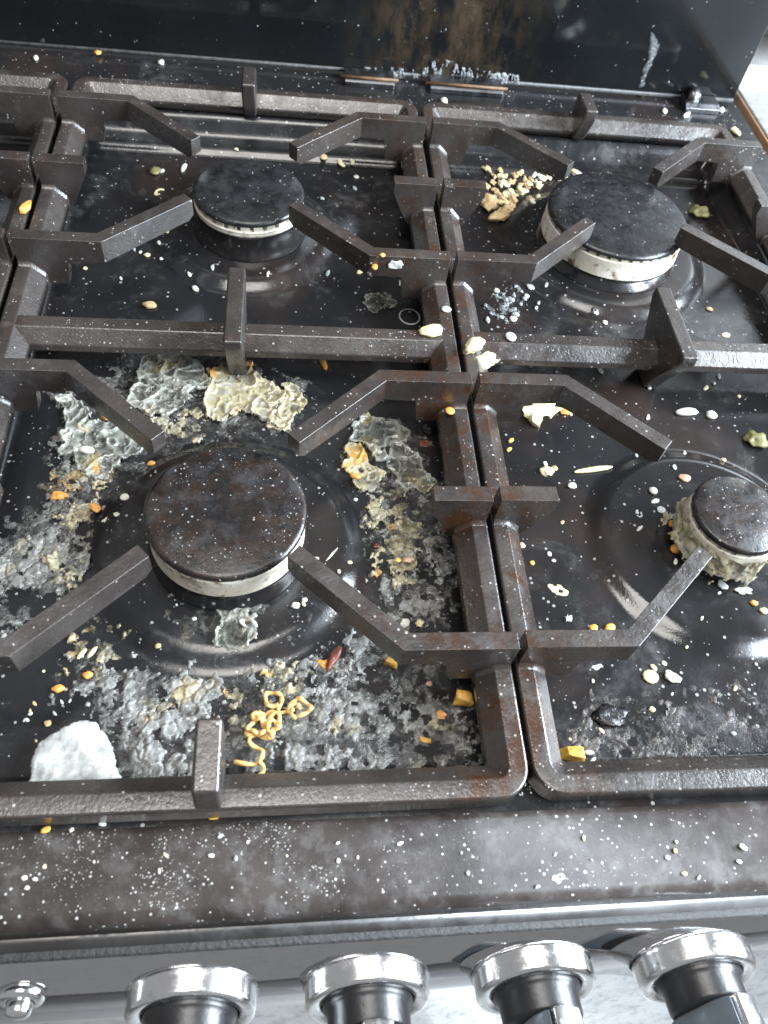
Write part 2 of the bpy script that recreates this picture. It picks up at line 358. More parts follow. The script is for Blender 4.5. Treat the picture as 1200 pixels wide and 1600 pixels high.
# the wide flat apron in front of the pan supports lies a hair above the plate
apr = [(-0.0030, -0.0168), (-0.0034, -0.0136), (-0.006, -0.0134)] + [(-0.0312 - 0.0062 * math.sin(a), -0.0198 + 0.0064 * math.cos(a)) for a in np.linspace(0, math.pi / 2, 9)] + [(-0.0378, -0.0300), (-0.030, -0.0304)]
cpart('front_apron', prism('front_apron', apr, 'x', HX0, HX1), APRON)
cpart('steel_trim', prism('steel_trim', [(-0.0300, -0.0306), (-0.0382, -0.0309), (-0.0392, -0.0314), (-0.0430, -0.0338), (-0.0434, -0.0347), (-0.030, -0.0350)], 'x', HX0, HX1 - 0.001), TRIM)
cpart('panel_seam', prism('panel_seam', [(-0.030, -0.0352), (-0.0440, -0.0328), (-0.0452, -0.0336), (-0.0450, -0.0360), (-0.030, -0.0365)], 'x', HX0, HX1 - 0.002), SEAM)
TILT = math.radians(17); PT = Vector((0, -math.sin(TILT), -math.cos(TILT))); PN = Vector((0, -math.cos(TILT), math.sin(TILT))); P0 = Vector((0, -0.0440, -0.0350))
pb = P0 + PT * 0.125
cpart('control_panel', prism('control_panel', [(P0.y, P0.z), (pb.y, pb.z), (pb.y + 0.03, pb.z), (P0.y + 0.02, P0.z)], 'x', HX0, HX1 - 0.002), PANEL)
cpart('side_panel', box('side_panel', HX1 - 0.003, HX1 - 0.0005, -0.025, HY1, -0.9, -0.0152), DARKMETAL)
cpart('oven_door', box('oven_door', HX0, HX1 - 0.004, -0.060, -0.03, -0.80, -0.160), m_plain('oven_door_enamel', (0.03, 0.03, 0.03), 0.2))
AX = Matrix((( 1, 0, 0), (0, PT.y * -1, PN.y), (0, PT.z * -1, PN.z))).to_4x4()      # local z = out of the panel, local y = up the panel
def knob(x, along, twist):
    c = Vector((x, 0, 0)) + P0 + PT * along; M = Matrix.Translation(c) @ AX
    k = cpart('control_knob', lathe('control_knob', [(0, 0.0005), (0.0188, 0.0005), (0.0190, 0.0100), (0.0183, 0.0112), (0.0172, 0.0125), (0.0170, 0.0205), (0.0160, 0.0215), (0, 0.0215)], 56, M), RUBBER)
    link('bezel', lathe('bezel', [(0.0195, 0.0), (0.0268, 0.0), (0.0272, 0.0010), (0.0262, 0.0022), (0.0262, 0.0084), (0.0254, 0.0098), (0.0240, 0.0102), (0.0200, 0.0096), (0.0195, 0.007)], 72, M), CHROME, k)
    T = M @ Matrix.Rotation(math.radians(twist), 4, 'Z')
    g = prism('grip', [(-0.0060, -0.0185), (0.0060, -0.0185), (0.0072, 0.0), (0.0062, 0.0190), (0.0, 0.0205), (-0.0062, 0.0190), (-0.0072, 0.0)], 'z', 0.0210, 0.0385); g.transform(T)
    bevel(link('grip', g, CHROME, k), 0.0012)
    i = prism('grip_insert', [(-0.0105, -0.010), (-0.0074, -0.0170), (-0.0074, 0.0170), (-0.0105, 0.010)], 'z', 0.0214, 0.0340); i.transform(T)
    bevel(link('grip_insert', i, GREYFACE, k), 0.001)
for kx, tw in ((0.1222, 8), (0.1948, -6), (0.2678, -18), (0.3420, -30)): knob(kx, 0.0405, tw)
Mi = Matrix.Translation(Vector((0.0575, 0, 0)) + P0 + PT * 0.028) @ AX
ib = cpart('ignition_button', lathe('ignition_button', [(0, 0.010), (0.0030, 0.0098), (0.0046, 0.0085), (0.0050, 0.0065), (0.0050, 0.0)], 40, Mi), CHROME)
link('bezel', lathe('bezel', [(0.0054, 0.0), (0.0088, 0.0), (0.0088, 0.003), (0.0078, 0.0044), (0.0054, 0.0044)], 40, Mi), CHROME, ib)
# raised glass lid
lid = cpart('glass_lid', box('glass_lid', HX0, 0.5502, 0.5895, 0.5945, -0.0085, 0.50), LID); bevel(lid, 0.0008)
link('lid_edge', box('lid_edge', HX0, 0.5500, 0.5888, 0.5950, -0.0115, -0.0088), m_plain('grey_lid_seal', (0.035, 0.035, 0.035), 0.5, 0.7, 200, 0.8, 500), lid)
for hx0, hx1, brass in ((0.205, 0.246, True), (0.276, 0.338, True), (0.500, 0.531, False)):
    h = link('hinge', prism('hinge', [(0.5700, -0.0140), (0.5700, -0.0100), (0.5745, -0.0072), (0.5886, -0.0072), (0.5886, -0.0140)], 'x', hx0, hx1), DARKMETAL, lid); bevel(h, 0.0007)
    if brass: link('hinge_pin', prism('hinge_pin', [(0.5725 + 0.0012 * math.cos(a), -0.0072 + 0.0012 * math.sin(a)) for a in np.linspace(0, 2 * math.pi, 10, endpoint=False)], 'x', hx0 - 0.004, hx1 + 0.003), BRASS, h)
link('hinge_block', prism('hinge_block', [(0.578, -0.0135), (0.578, -0.002), (0.5885, -0.0005), (0.5885, -0.0135)], 'x', 0.504, 0.513), DARKMETAL, lid)

# =====================================================================  burners (cap, crown with gas slots, base ring)
def crown_mesh(r, z0, z1, n, depth, flare):
    """ring with n gas slots cut into its top edge"""
    v, f = [], []; seg = n * 8
    for i in range(seg):
        a = 2 * math.pi * i / seg; slot = (i % 8) >= 6; rt = r * (0.86 if slot else 0.985)
        for (rr, zz) in [(r * 0.70, z0), (r * (1 + flare), z0), (r * (1 + flare * 0.6), (z0 + z1) / 2 - 0.001), (r * 1.012, z1 - depth - 0.0006), (r * 1.0, z1 - depth), (rt, z1 - depth + 0.0002), (rt, z1), (r * 0.70, z1)]:
            v.append((rr * math.cos(a), rr * math.sin(a), zz))
    m = 8
    for i in range(seg):
        j = (i + 1) % seg
        for k in range(m - 1): f.append((i * m + k, j * m + k, j * m + k + 1, i * m + k + 1))
    return mesh('crown', v, f, False)
def burner(name, x, y, rc, rk, zc, zcrown, capmat, slots, depth, flare, basemat, label, seed, basez=0.006):
    base = -0.0233
    b = empty('gas_burner', (x, y, base), label, 'burner', 'gas burners on the hob')
    def bl(nm, me, mat):
        o = link(nm, me, mat, b); o.location = (0, 0, -base); return o
    bl('burner_cap', lathe('burner_cap', [(0, zc + 0.0006), (rc * 0.45, zc + 0.0005), (rc * 0.93, zc), (rc * 0.975, zc - 0.0005), (rc, zc - 0.0018), (rc * 0.995, zc - 0.0032), (rc * 0.97, zc - 0.0040), (rc * 0.5, zc - 0.0040), (0, zc - 0.004)], 96), capmat)
    o = bl('burner_crown', crown_mesh(rk, zcrown, zc - 0.0036, slots, depth, flare), CROWN)
    bl('burner_base', lathe('burner_base', [(rk * 0.7, zcrown + 0.001), (rk * 1.005, zcrown + 0.0005), (rk * 0.985, zcrown - 0.001), (rk * 0.97, zcrown - 0.0025), (rk * 0.99, base + 0.004), (rk * 1.04, base + 0.001), (rk * 1.06, base - 0.001)], 80), basemat)
    return b
burner('large', 0.1312, 0.1350, 0.0383, 0.0372, 0.0045, -0.0135, CAP_BURNT, 44, 0.0016, 0.01, ENAMEL, 'large burner with blotchy burnt cap ringed by grey food crust in front', 1)
burner('medium', 0.1338, 0.3920, 0.0366, 0.0358, 0.0040, -0.0072, CAP, 26, 0.0036, 0.0, ENAMEL, 'medium burner with dusty grey cap on clean black pan at the back', 2)
burner('wok', 0.3895, 0.3915, 0.0500, 0.0488, 0.0040, -0.0155, CAP, 40, 0.0026, 0.02, ENAMEL, 'widest burner with matt black cap and cream crown beside scattered pale grains', 3)
burner('small', 0.3925, 0.1355, 0.0246, 0.0241, 0.0040, -0.0195, CAP_BURNT, 20, 0.0024, 0.08, ENAMEL, 'smallest burner with brown domed cap cut off by right picture edge', 4)

# =====================================================================  pan supports
HW, HL = 0.1280, 0.2655       # half width, half length of a support
GY = 0.2640
def frame_mesh():
    prof = [(0.0, -0.0122), (0.0, -0.0012), (0.0004, -0.0004), (0.0013, 0.0), (0.0074, 0.0), (0.0084, -0.0004), (0.0150, -0.0070), (0.0155, -0.0080), (0.0155, -0.0122)]
    v, f = [], []; seg = 9; R0 = 0.0135
    for (d, z) in prof:
        hx, hy = HW - d, HL - d; r = max(R0 - d, 0.0016)
        for (cx, cy, a0) in ((1, 1, 0), (-1, 1, 90), (-1, -1, 180), (1, -1, 270)):
            for k in range(seg):
                a = math.radians(a0 + 90 * k / (seg - 1)); v.append((cx * (hx - r) + r * math.cos(a), cy * (hy - r) + r * math.sin(a), z))
    n = 4 * seg; m = len(prof)
    for p in range(m):
        q = (p + 1) % m
        for i in range(n):
            j = (i + 1) % n; f.append((p * n + i, p * n + j, q * n + j, q * n + i))
    return mesh('frame', v, f)
def slab(path, th, prof_lo, top):
    """a standing plate of thickness th whose foot follows prof_lo[i] along the plan path"""
    P = [Vector((x, y, 0)) for x, y in path]; v, f = [], []
    for i, p in enumerate(P):
        a = (P[i] - P[i - 1]).normalized() if i > 0 else None; b = (P[i + 1] - P[i]).normalized() if i < len(P) - 1 else None
        t = (a or b) if (a is None or b is None) else (a + b).normalized()
        nrm = Vector((-t.y, t.x, 0)); w = th / 2 / (max(0.5, nrm.dot(Vector((-(a or b).y, (a or b).x, 0)))))
        for s in (-1, 1):
            q = p + nrm * (s * w); v += [(q.x, q.y, prof_lo[i]), (q.x, q.y, top)]
    for i in range(len(P) - 1):
        a, b = 4 * i, 4 * (i + 1)
        f += [(a, b, b + 1, a + 1), (a + 2, a + 3, b + 3, b + 2), (a + 1, b + 1, b + 3, a + 3), (a, a + 2, b + 2, b)]
    e = 4 * (len(P) - 1); f += [(0, 1, 3, 2), (e, e + 2, e + 3, e + 1)]
    return mesh('arm', v, f)
TOP = 0.0180
RAILP = [(0.0010, 0.0), (0.0074, 0.0), (0.0086, -0.0005), (0.0150, -0.0070), (0.0157, -0.0095)]
def add_fillets(me, sx, yc, th, R=0.0042):
    """the casting is rounded where a plate grows out of the rail: a hollow fillet on both faces"""
    bm = bmesh.new(); bm.from_mesh(me)
    for s in (-1, 1):
        rows = []
        for (d, z) in RAILP:
            row = []
            for k in range(6):
                a = k / 5 * math.pi / 2
                row.append(bm.verts.new((sx * (HW - d), yc + s * (th / 2 - 0.0004 + R * (1 - math.sin(a))), z - 0.0004 + R * (1 - math.cos(a)))))
            rows.append(row)
        fs = []
        for p, q in zip(rows, rows[1:]):
            for k in range(5): fs.append(bm.faces.new((p[k], p[k + 1], q[k + 1], q[k])))
        cap = rows[-1] + [bm.verts.new((sx * (HW - 0.0157), yc + s * (th / 2 - 0.001), -0.0122)), bm.verts.new((sx * (HW - 0.0157), yc + s * (th / 2 + R), -0.0122))]
        bm.faces.new([cap[0]] + cap[1:6] + [cap[6], cap[7]]); 
        for q in fs: q.smooth = True
    bmesh.ops.recalc_face_normals(bm, faces=bm.faces); bm.to_mesh(me); bm.free(); return me
def make_support():
    g = empty('pan_support', (0, GY, -0.0122))
    def gp(nm, me, bw=0.0010):
        o = link(nm, me, IRON, g); o.location = (0, 0, 0.0122)
        if bw: bevel(o, bw)
        return o
    fr_ = gp('frame', frame_mesh(), 0); wn = fr_.modifiers.new('flat', 'WEIGHTED_NORMAL'); wn.weight = 90
    gp('crossbar', prism('crossbar', [(-0.0042, -0.0004), (0.0042, -0.0004), (0.0112, -0.0076), (0.0115, -0.0120), (-0.0115, -0.0120), (-0.0112, -0.0076)], 'x', -0.1225, 0.1225), 0.0007)
    for cy in (0.1355 - GY, 0.392 - GY):
        for sx in (-1, 1):
            for sy in (-1, 1):
                path = [(sx * 0.1272, cy + sy * 0.0768), (sx * 0.1010, cy + sy * 0.0768), (sx * 0.0985, cy + sy * 0.0768), (sx * 0.0792, cy + sy * 0.0768), (sx * 0.0560, cy + sy * 0.0548), (sx * 0.0350, cy + sy * 0.0349), (sx * 0.0322, cy + sy * 0.0323)]
                gp('finger', add_fillets(slab(path, 0.0082, [-0.0128, -0.0128, 0.0028, 0.0034, 0.0040, 0.0045, 0.0075], TOP), sx, cy + sy * 0.0768, 0.0082), 0.0016)
            st = [(sx * 0.1272, -0.0122), (sx * 0.1272, TOP), (sx * 0.0985, TOP), (sx * 0.0985, 0.0105), (sx * 0.1070, -0.0065), (sx * 0.1110, -0.0122)]
            gp('side_stub', add_fillets(prism('side_stub', st, 'y', cy - 0.0044, cy + 0.0044), sx, cy, 0.0088), 0.0013)
    gp('centre_stub', prism('centre_stub', [(0.0310, TOP), (-0.0310, TOP), (-0.0310, 0.0120), (-0.0155, -0.0150), (-0.0090, -0.0292), (0.0090, -0.0292), (0.0155, -0.0150), (0.0310, 0.0120)], 'x', -0.0050, 0.0050), 0.0013)
    e = HL
    gp('front_stub', prism('front_stub', [(-e + 0.0018, TOP - 0.001), (-e + 0.0300, TOP), (-e + 0.0300, 0.0090), (-e + 0.0190, -0.0120), (-e + 0.0002, -0.0120), (-e + 0.0006, 0.0040)], 'x', -0.0052, 0.0052), 0.0016)
    gp('rear_stub', prism('rear_stub', [(e - 0.0018, TOP - 0.001), (e - 0.0310, TOP), (e - 0.0310, 0.0090), (e - 0.0190, -0.0120), (e - 0.0002, -0.0120), (e - 0.0006, 0.0040)], 'x', -0.0050, 0.0050), 0.0016)
    return g
def copy_tree(o, parent=None):
    c = o.copy(); COL.objects.link(c); c.parent = parent
    for ch in list(o.children): copy_tree(ch, c)
    return c
sup = make_support(); sup.location.x = GX[1]
tag(sup, 'middle cast iron pan support, brown with grease, around the crusted front burner', 'pan support', 'cast iron pan supports')
s2 = copy_tree(sup); s2.location.x = GX[2]; s2['label'] = 'cast iron pan support over the widest and the smallest burner at right'
s3 = copy_tree(sup); s3.location.x = GX[0]; s3['label'] = 'pan support cut off by the left picture edge with orange crumb on its rail'
s2.rotation_euler.z = math.radians(-0.25); s3.rotation_euler.z = math.radians(0.2)

# =====================================================================  spilled food, all resting on the surfaces above
def poly_sd(px, py, poly):
    d = np.full(px.shape, 1e9); inside = np.zeros(px.shape, bool); n = len(poly)
    for i in range(n):
        x0, y0 = poly[i]; x1, y1 = poly[(i + 1) % n]
        ex, ey = x1 - x0, y1 - y0; t = np.clip(((px - x0) * ex + (py - y0) * ey) / (ex * ex + ey * ey + 1e-12), 0, 1)
        d = np.minimum(d, np.hypot(px - x0 - t * ex, py - y0 - t * ey))
        c = ((y0 > py) != (y1 > py)) & (px < (x1 - x0) * (py - y0) / (y1 - y0 + 1e-12) + x0); inside ^= c
    return np.where(inside, d, -d)
def crust(name, poly, thick, style, mat, seed, label, cat='food crust', cell=0.00055, surf=None, ragged=0.0030):
    """a cooked-on layer: ragged outline, lumps or folds, holes; every point sits on the hob plate"""
    P = np.array(poly) / 1000.0; x0, y0 = P.min(0) - 0.004; x1, y1 = P.max(0) + 0.004
    nx = max(4, int((x1 - x0) / cell)); ny = max(4, int((y1 - y0) / cell))
    X, Y = np.meshgrid(np.linspace(x0, x1, nx), np.linspace(y0, y1, ny)); s = seed * 13
    sd = poly_sd(X, Y, P) + 0.0015 + ragged * 1.6 * (fbm(X * 140, Y * 140, s, 4) - 0.5)
    wx = X + 0.006 * (fbm(X * 90, Y * 90, s + 1) - 0.5); wy = Y + 0.006 * (fbm(X * 90, Y * 90, s + 2) - 0.5)
    brk = fbm(X * 210, Y * 210, s + 8, 5) - 0.5                       # where the layer has broken up
    if style == 'sheet':
        # crinkled like cellophane: smooth facets, sharp creases, curled-up rim, torn holes
        f1 = 1 - np.abs(2 * fbm(wx * 75, wy * 75, s + 4, 2) - 1); f2 = 1 - np.abs(2 * fbm(wx * 170, wy * 170, s + 6, 2) - 1)
        fold = np.maximum(f1 ** 9, 0.6 * f2 ** 9); crack, tone = flakes(wx * 110, wy * 110, s + 9)
        tear = np.clip(sd / 0.008, -1, 0.6) * 0.55 + (fbm(X * 85, Y * 85, s + 8, 4) - 0.5) * 1.0
        rimc = sstep(0.0, 0.06, tear) * (1 - sstep(0.08, 0.22, tear))
        h = (0.16 + 0.22 * fbm(wx * 60, wy * 60, s + 14, 2) + 0.60 * fold + 0.30 * rimc + 0.06 * tone) * sstep(-0.02, 0.05, tear)
        tone = np.clip(0.25 * tone + 0.8 * fold + 0.45 * rimc + 0.5 * (fbm(X * 110, Y * 110, s + 15, 3) - 0.4), 0, 1)
    else:
        wx = wx + 0.0022 * (fbm(X * 420, Y * 420, s + 11, 2) - 0.5); wy = wy + 0.0022 * (fbm(X * 420, Y * 420, s + 12, 2) - 0.5)
        crack, tone = flakes(wx * 150, wy * 150, s); c2, t2 = flakes(wx * 380, wy * 380, s + 2); c3_, t3 = flakes(wx * 900, wy * 900, s + 4)
        body = fbm(X * 70, Y * 70, s + 4, 4); up_ = sstep(0.34, 0.62, body)
        tilt = (X * 150 * (tone * 2 - 1) + Y * 150 * (((tone * 7.7) % 1) * 2 - 1)) % 1.0
        h = 0.10 + (0.15 + 0.55 * tone + 0.25 * tilt * up_) * sstep(0.02, 0.16, crack) * up_ + 0.20 * t2 * sstep(0.03, 0.25, c2) + 0.07 * t3 + 0.15 * body
        h = h * sstep(0.0, 0.34, np.clip(sd / 0.011, -1, 0.55) * 0.60 + brk * 2.1)
        tone = 0.50 * tone + 0.40 * t2 + 0.2 * t3
    h = h * thick
    keep = h > 0.00012
    Z = (hob_z(X, Y) if surf is None else np.full(X.shape, surf)) + h - 0.0001
    cellk = keep[:-1, :-1] & keep[:-1, 1:] & keep[1:, 1:] & keep[1:, :-1]
    idx = np.arange(nx * ny).reshape(ny, nx)
    q = np.stack([idx[:-1, :-1], idx[:-1, 1:], idx[1:, 1:], idx[1:, :-1]], -1)[cellk]
    used = np.unique(q); remap = np.full(nx * ny, -1); remap[used] = np.arange(len(used))
    V = np.stack([X, Y, Z], -1).reshape(-1, 3)[used]; c = Vector((float((x0 + x1) / 2), float((y0 + y1) / 2), float(V[:, 2].min())))
    me = bpy.data.meshes.new(name); me.from_pydata((V - np.array(c)).tolist(), [], remap[q].tolist()); me.update()
    me.polygons.foreach_set('use_smooth', [True] * len(me.polygons))
    at = me.attributes.new('thick', 'FLOAT', 'POINT'); at.data.foreach_set('value', h.reshape(-1)[used].astype(np.float32))
    a2 = me.attributes.new('tone', 'FLOAT', 'POINT'); a2.data.foreach_set('value', np.clip(tone, 0, 1).reshape(-1)[used].astype(np.float32))
    return tag(link(name, me, mat, None, c), label, cat)

def blob_mesh(name, seed, amp=0.35, flat=1.0, sub=2):
    bm = bmesh.new(); bmesh.ops.create_icosphere(bm, subdivisions=sub, radius=0.5); r = random.Random(seed)
    ks = [(Vector((r.gauss(0, 1), r.gauss(0, 1), r.gauss(0, 1))) * r.uniform(2, 6), r.uniform(0, 6.28)) for _ in range(7)]
    for v in bm.verts:
        d = sum(math.sin(k.dot(v.co * 2) + p) for k, p in ks) / 7
        v.co *= 1 + amp * d * 1.6
        v.co.z = max(v.co.z * flat, -0.30)
    me = bpy.data.meshes.new(name); bm.to_mesh(me); bm.free(); me.polygons.foreach_set('use_smooth', [True] * len(me.polygons)); return me
def chunk_mesh(name, seed):
    bm = bmesh.new(); r = random.Random(seed)
    for k in range(14):
        v = Vector((r.uniform(-1, 1), r.uniform(-1, 1), r.uniform(-0.9, 1))); m = max(abs(v.x), abs(v.y), abs(v.z)); v *= 0.5 * r.uniform(0.82, 1.0) / m; bm.verts.new(v)
    res = bmesh.ops.convex_hull(bm, input=bm.verts)
    bmesh.ops.delete(bm, geom=[g for g in res['geom_interior'] if isinstance(g, bmesh.types.BMVert)], context='VERTS')
    bmesh.ops.bevel(bm, geom=list(bm.edges), offset=0.07, segments=2, affect='EDGES', profile=0.6)
    me = bpy.data.meshes.new(name); bm.to_mesh(me); bm.free(); me.polygons.foreach_set('use_smooth', [True] * len(me.polygons)); return me
def cube_mesh(name, seed):
    bm = bmesh.new(); bmesh.ops.create_cube(bm, size=1.0); r = random.Random(seed)
    for v in bm.verts: v.co = Vector((v.co.x * r.uniform(0.5, 1.1) * (0.85 if v.co.z > 0 else 1), v.co.y * r.uniform(0.5, 1.1) * (0.85 if v.co.z > 0 else 1), v.co.z * r.uniform(0.55, 1.0)))
    bmesh.ops.bevel(bm, geom=list(bm.edges), offset=0.10, segments=2, affect='EDGES', profile=0.6)
    bmesh.ops.subdivide_edges(bm, edges=list(bm.edges), cuts=1, use_grid_fill=True)
    for v in bm.verts: v.co *= 1 + r.uniform(-0.08, 0.08)
    me = bpy.data.meshes.new(name); bm.to_mesh(me); bm.free(); me.polygons.foreach_set('use_smooth', [True] * len(me.polygons)); return me
def flake_mesh(name, seed, curl=0.25, n=22, ragged=0.28):
    """a thin ragged scrap with thickness, bent along one side"""
    r = random.Random(seed); ph = [(r.uniform(0, 6.28), r.randint(2, 7), r.uniform(0.3, 1)) for _ in range(5)]
    rings = 5; v = []; f = []
    def rad(a): return 0.5 * (1 - ragged * 0.5 + ragged * sum(w * math.sin(k * a + p) for p, k, w in ph) / 3)
    for side in (1, -1):
        v.append((0, 0, side * 0.02))
        for j in range(1, rings + 1):
            for i in range(n):
                a = 2 * math.pi * i / n; q = rad(a) * j / rings; x, y = q * math.cos(a), q * math.sin(a)
                z = curl * (x * x * 1.5 - 0.6 * y * x) + 0.07 * math.sin(9 * x + ph[0][0]) * math.sin(8 * y + ph[1][0])
                v.append((x, y, z + side * (0.02 if j < rings else 0.012)))
    o = 1 + rings * n
    for s, b in ((1, 0), (-1, o)):
        for i in range(n):
            j = (i + 1) % n; t = (b, b + 1 + i, b + 1 + j); f.append(t if s > 0 else t[::-1])
            for k in range(rings - 1):
                t = (b + 1 + k * n + i, b + 1 + (k + 1) * n + i, b + 1 + (k + 1) * n + j, b + 1 + k * n + j); f.append(t if s > 0 else t[::-1])
    for i in range(n):
        j = (i + 1) % n; a, b2 = 1 + (rings - 1) * n + i, 1 + (rings - 1) * n + j; f.append((a, o + a, o + b2, b2))
    return mesh(name, v, f)
def curl_mesh(name, seed, turns=0.75, rad=0.14):
    r = random.Random(seed); pts = []; m = 22
    for i in range(m):
        a = turns * 2 * math.pi * i / (m - 1); q = 0.36 * (1 - 0.15 * i / m); pts.append((q * math.cos(a), q * math.sin(a), 0.08 * math.sin(2 * a + seed)))
    v, f = tube(name, pts, [rad * (0.35 + 0.65 * math.sin(math.pi * (i + 0.6) / m) ** 0.5) for i in range(m)], 8)
    return mesh(name, v, f)
POOL = {'blob': [blob_mesh('crumb', 10 + i, 0.30, 0.9) for i in range(6)], 'grain': [blob_mesh('grain', 40 + i, 0.16, 1.0) for i in range(4)],
        'chunk': [chunk_mesh('chunk', 70 + i) for i in range(6)], 'flake': [flake_mesh('flake', 90 + i) for i in range(6)],
        'lump': [blob_mesh('lump', 120 + i, 0.55, 0.8, 3) for i in range(6)], 'curl': [curl_mesh('curl', 5 + i, 0.66 + 0.14 * i) for i in range(3)],
        'ring': [mesh('ring', *tube('ring', [(0.46 * math.cos(a), 0.46 * math.sin(a), 0) for a in np.linspace(0, 2 * math.pi, 30, endpoint=False)], 0.035, 6, True))],
        'cube': [cube_mesh('cube', 170 + i) for i in range(4)], 'disc': [blob_mesh('disc', 150 + i, 0.07, 0.8) for i in range(2)]}
def crumb(i, name, x, y, z, ln, wd, ht, yaw, mat, shape, label, cat, group=None, pitch=0.0, roll=0.0):
    me = POOL[shape][i % len(POOL[shape])]; o = link(name, me, FOOD[mat])
    o.scale = (ln / 1000, wd / 1000, ht / 1000); o.rotation_euler = (math.radians(roll), math.radians(pitch), math.radians(yaw))
    low = 0.30 if shape in ('blob', 'grain', 'lump', 'disc') else (0.46 if shape in ('chunk', 'cube') else 0.02 if shape == 'flake' else 0.12)
    if shape == 'ring': low = 0.02
    o.location = (x / 1000, y / 1000, z / 1000 + low * ht / 1000)
    return tag(o, label, cat, group)

